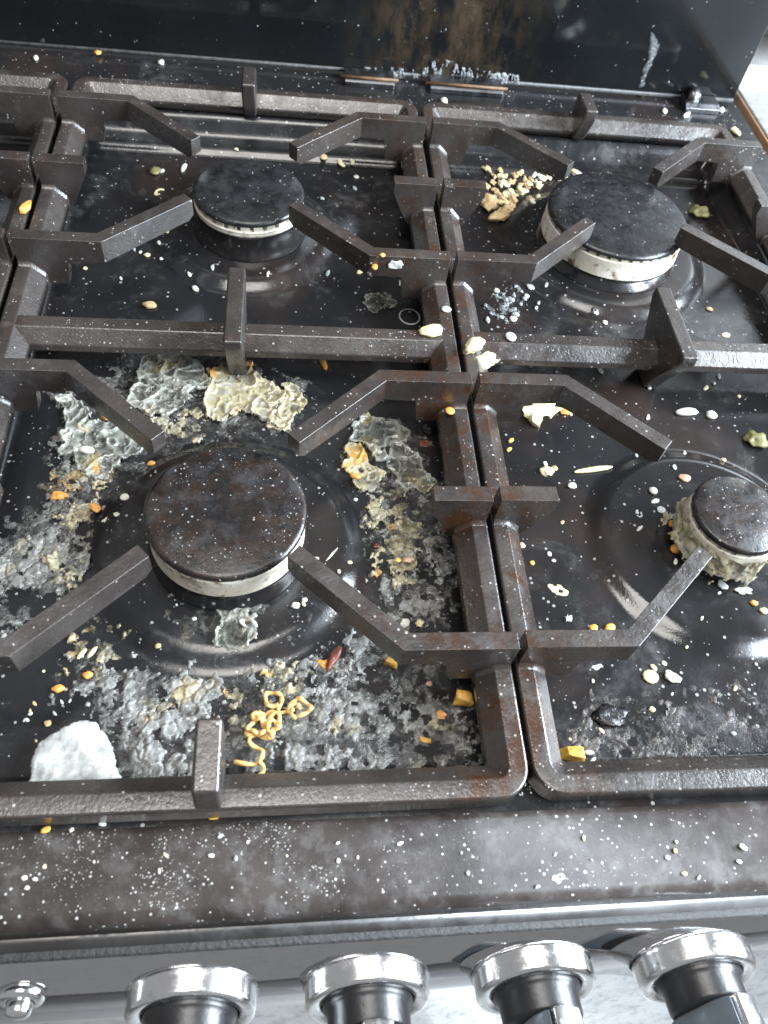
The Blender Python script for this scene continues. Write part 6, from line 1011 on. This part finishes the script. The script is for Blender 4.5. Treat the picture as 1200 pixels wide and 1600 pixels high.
# ---- white scrap leaning on the front rail: a ragged sheet with thickness
sp = np.array(PATHS['scrap']) / 1000.0
sx0, sy0 = sp[:, :2].min(0) - 0.001; sx1, sy1 = sp[:, :2].max(0) + 0.001; cell = 0.0006
snx, sny = int((sx1 - sx0) / cell), int((sy1 - sy0) / cell)
SX, SY = np.meshgrid(np.linspace(sx0, sx1, snx), np.linspace(sy0, sy1, sny))
ssd = poly_sd(SX, SY, sp[:, :2]) + 0.0040 * (fbm(SX * 170, SY * 170, 91, 4) - 0.5)
keep = ssd > 0
lift = 0.0015 * np.sin((SX - sx0) / (sx1 - sx0) * math.pi) + 0.0016 * (fbm(SX * 90, SY * 90, 92, 4) - 0.5) + 0.0008 * (fbm(SX * 320, SY * 320, 95, 3) - 0.5)
roundo = np.sqrt(np.clip(ssd / 0.002, 0, 1)); base_z = -0.0215 + (SY - sy0) * -0.10
topz = base_z + lift + 0.0012 * roundo; botz = base_z + lift - 0.0010 * roundo
ii = np.arange(snx * sny).reshape(sny, snx); ck_ = keep[:-1, :-1] & keep[:-1, 1:] & keep[1:, 1:] & keep[1:, :-1]
qq = np.stack([ii[:-1, :-1], ii[:-1, 1:], ii[1:, 1:], ii[1:, :-1]], -1)[ck_]; used = np.unique(qq); rm = np.full(snx * sny, -1); rm[used] = np.arange(len(used))
V1 = np.stack([SX, SY, topz], -1).reshape(-1, 3)[used]; V2 = np.stack([SX, SY, botz], -1).reshape(-1, 3)[used]
F1 = rm[qq]; ec = {}
for g in F1.tolist():
    for a, b in zip(g, g[1:] + g[:1]): ec[(a, b)] = 1
rimf = [(b, a, a + len(used), b + len(used)) for (a, b) in ec if (b, a) not in ec]
tag(link('white_scrap', mesh('white_scrap', V1.tolist() + V2.tolist(), F1.tolist() + (F1[:, ::-1] + len(used)).tolist() + rimf), FOOD['flake']),
    'large white scrap leaning on the front rail at left', 'food scrap')

# ---- dried drip and white lime crust on the standing glass lid (built in x-z, thickness towards the cook)
def on_glass(name, pts, thick, mat, label, cat, style, seed, yg=0.5894, cell=0.0006, rag=0.002):
    P = np.array([(p[0], p[2]) for p in pts]) / 1000.0; x0, z0 = P.min(0) - 0.003; x1, z1 = P.max(0) + 0.003
    nx, nz = int((x1 - x0) / cell), int((z1 - z0) / cell); X, Z = np.meshgrid(np.linspace(x0, x1, nx), np.linspace(z0, z1, nz))
    sd = poly_sd(X, Z, P) + rag * (fbm(X * 260, Z * 260, seed, 4) - 0.5) * 2
    if style == 'drip': h = np.sqrt(np.clip(sd / 0.003, 0, 1)) * (0.5 + 0.5 * fbm(X * 200, Z * 200, seed + 2))
    else: h = np.sqrt(np.clip(1 - worley(X * 380, Z * 330, seed), 0, 1)) * sstep(0.42, 0.56, fbm(X * 420, Z * 160, seed + 3, 4)) * sstep(0, 0.002, sd)
    h = h * thick; keep = h > 0.0001; ck = keep[:-1, :-1] & keep[:-1, 1:] & keep[1:, 1:] & keep[1:, :-1]; ii = np.arange(nx * nz).reshape(nz, nx)
    q = np.stack([ii[:-1, :-1], ii[:-1, 1:], ii[1:, 1:], ii[1:, :-1]], -1)[ck]; used = np.unique(q); rm = np.full(nx * nz, -1); rm[used] = np.arange(len(used))
    V = np.stack([X, yg - h, Z], -1).reshape(-1, 3)[used]; me = bpy.data.meshes.new(name); me.from_pydata(V.tolist(), [], rm[q].tolist()); me.update()
    me.polygons.foreach_set('use_smooth', [True] * len(me.polygons)); at = me.attributes.new('thick', 'FLOAT', 'POINT'); at.data.foreach_set('value', h.reshape(-1)[used].astype(np.float32))
    return tag(link(name, me, mat), label, cat)
on_glass('dried_drip', PATHS['drip'], 0.0009, LIME, 'white dried drip running down the right part of the glass lid', 'stain', 'drip', 61)
on_glass('lime_crust', PATHS['lime'], 0.0015, LIME, 'white crystalline crust along the foot of the glass lid above the hinges', 'stain', 'lime', 71, cell=0.0004, rag=0.0012)

# ---- grease specks: nobody could count them, so one mesh for each surface
OCT = np.array([(1, 0, 0), (0, 1, 0), (-1, 0, 0), (0, -1, 0), (0, 0, 1), (0.7, 0.7, -0.4), (-0.7, -0.7, -0.4)]) * 0.5
OF = [(0, 1, 4), (1, 2, 4), (2, 3, 4), (3, 0, 4)]
def specks(name, P, sizes, label, seed, vertical=False, mat='dust', cat='grease specks'):
    rs = np.random.RandomState(seed); V, F = [], []
    for (p, s) in zip(P, sizes):
        a = rs.uniform(0, math.pi); e = rs.uniform(1.0, 1.9); ca, sa = math.cos(a), math.sin(a); b = len(V)
        for (x, y, z) in OCT[:5]:
            x, y = x * s * e, y * s; x, y, z = x * ca - y * sa, x * sa + y * ca, z * s * 0.55
            V.append((p[0] + x, p[1] - z, p[2] + y) if vertical else (p[0] + x, p[1] + y, p[2] + z))
        F += [tuple(i + b for i in t) for t in OF]
    me = bpy.data.meshes.new(name); me.from_pydata(V, [], F); me.update(); me.polygons.foreach_set('use_smooth', [True] * len(me.polygons))
    return tag(link(name, me, FOOD[mat]), label, cat, None, 'stuff')
rs = np.random.RandomState(3)
def pick(n, x0, x1, y0, y1, scale, lo, hi, s):
    X, Y = rs.uniform(x0, x1, n), rs.uniform(y0, y1, n); w = sstep(lo, hi, fbm(X * scale, Y * scale, s, 4)); k = rs.rand(n) < w; return X[k], Y[k]
def sizes(n, a, b): return a + (b - a) * rs.rand(n) ** 3
X, Y = pick(9000, -0.02, 0.52, 0.012, 0.52, 22, 0.30, 0.62, 5); fr = rs.rand(len(X)) < np.clip(1.15 - Y * 1.7, 0.22, 1); X, Y = X[fr], Y[fr]
specks('pan_specks', np.stack([X, Y, hob_z(X, Y)], 1), sizes(len(X), 0.00016, 0.0010), 'fine pale grease specks spattered over the black pan', 11)
X, Y = pick(12000, -0.02, 0.45, -0.033, -0.004, 34, 0.42, 0.68, 9); w = rs.rand(len(X)) < np.where(X < 0.19, 1.0, 0.22); X, Y = X[w], Y[w]
specks('apron_specks', np.stack([X, Y, np.full(len(X), -0.0134)], 1), sizes(len(X), 0.00016, 0.0008), 'fine pale grease specks on the front apron', 12)
RP = []
for gxc in GX:
    n = 900; t = rs.uniform(-HL, HL, n); d = rs.uniform(0.0016, 0.0072, n)
    RP += list(zip(gxc + HW - d, GY + t, np.zeros(n))) + list(zip(gxc - HW + d, GY + t, np.zeros(n)))
    n = 700; t = rs.uniform(-HW, HW, n); d = rs.uniform(0.0016, 0.0072, n)
    RP += list(zip(gxc + t, GY - HL + d, np.zeros(n))) + list(zip(gxc + t, GY + HL - d, np.zeros(n))) + list(zip(gxc + t * 0.95, GY + d - 0.0042, np.full(n, -0.0004)))
    n = 800; t = rs.uniform(-HW + 0.016, HW - 0.016, n); d = rs.uniform(0, 0.0065, n)
    RP += list(zip(gxc + t, GY - 0.0043 - d, -0.0004 - d * 1.03)) + list(zip(gxc + t, GY + HL - 0.0084 - d, -0.0004 - d))
RP = np.array(RP); RP = RP[(RP[:, 0] > -0.05) & (RP[:, 0] < 0.52)]
RP = RP[rs.rand(len(RP)) < 0.75 * sstep(0.36, 0.66, fbm(RP[:, 0] * 40, RP[:, 1] * 40, 21, 3))]
specks('rail_specks', RP, sizes(len(RP), 0.00014, 0.0008), 'fine pale grease specks on the rails of the pan supports', 13)
n = 190; X = rs.uniform(-0.12, 0.548, n); Z = rs.uniform(-0.006, 0.12, n)
specks('lid_specks', np.stack([X, np.full(n, 0.5894), Z], 1), sizes(n, 0.00025, 0.0014), 'pale spatter dots on the black glass lid', 14, True)
n = 500; X = rs.uniform(-0.12, 0.545, n); Y = rs.uniform(0.532, 0.585, n)
specks('ledge_specks', np.stack([X, Y, np.full(n, RIM)], 1), sizes(n, 0.0003, 0.0014), 'pale crumbs and specks on the back ledge of the hob', 15)
for (bx, by, rc, n, z, lab, sd_) in ((0.1312, 0.1350, 0.036, 900, 0.0048, 'pale specks on the blotchy burnt burner cap', 16), (0.3895, 0.3915, 0.048, 420, 0.0043, 'pale specks on the matt cap of the widest burner', 17), (0.3925, 0.1355, 0.023, 260, 0.0043, 'pale specks on the smallest burner cap', 18)):
    a = rs.uniform(0, 2 * math.pi, n); r = rc * np.sqrt(rs.rand(n)); X, Y = bx + r * np.cos(a), by + r * np.sin(a); kk = rs.rand(n) < sstep(0.38, 0.66, fbm(X * 60, Y * 60, sd_, 4)); X, Y = X[kk], Y[kk]
    specks('cap_specks', np.stack([X, Y, np.full(len(X), z)], 1), sizes(len(X), 0.00015, 0.0007), lab, sd_)
# ---- ragged crust hanging round the left side of the smallest burner
na, nz = 90, 26; A, T = np.meshgrid(np.linspace(math.radians(135), math.radians(305), na), np.linspace(0, 1, nz))
nn = fbm(A * 9, T * 5, 51, 4); n2 = fbm(A * 40, T * 16, 52, 3); h = 0.0030 * np.clip(nn * 1.6 - 0.45, 0, 1) + 0.0012 * n2
keep = (T < 0.30 + 1.5 * (nn - 0.28) + 0.25 * (n2 - 0.5)) & (np.abs(A - math.radians(220)) < math.radians(82) - 0.5 * np.abs(n2 - 0.5))
RR = 0.0247 + 0.0055 * T ** 2 + h; ZZ_ = -0.0040 - 0.0200 * T
V = np.stack([0.3925 + RR * np.cos(A), 0.1355 + RR * np.sin(A), ZZ_], -1).reshape(-1, 3); ii = np.arange(na * nz).reshape(nz, na)
ck_ = keep[:-1, :-1] & keep[:-1, 1:] & keep[1:, 1:] & keep[1:, :-1]; q = np.stack([ii[:-1, :-1], ii[:-1, 1:], ii[1:, 1:], ii[1:, :-1]], -1)[ck_]
used = np.unique(q); rm = np.full(na * nz, -1); rm[used] = np.arange(len(used))
me = mesh('dried_egg', V[used].tolist(), rm[q].tolist()); at = me.attributes.new('thick', 'FLOAT', 'POINT'); at.data.foreach_set('value', np.full(len(used), 0.003, np.float32))
at = me.attributes.new('tone', 'FLOAT', 'POINT'); at.data.foreach_set('value', n2.reshape(-1)[used].astype(np.float32))
tag(link('dried_egg', me, EGG), 'ragged cream crust hanging down the left side of the smallest burner', 'food crust')
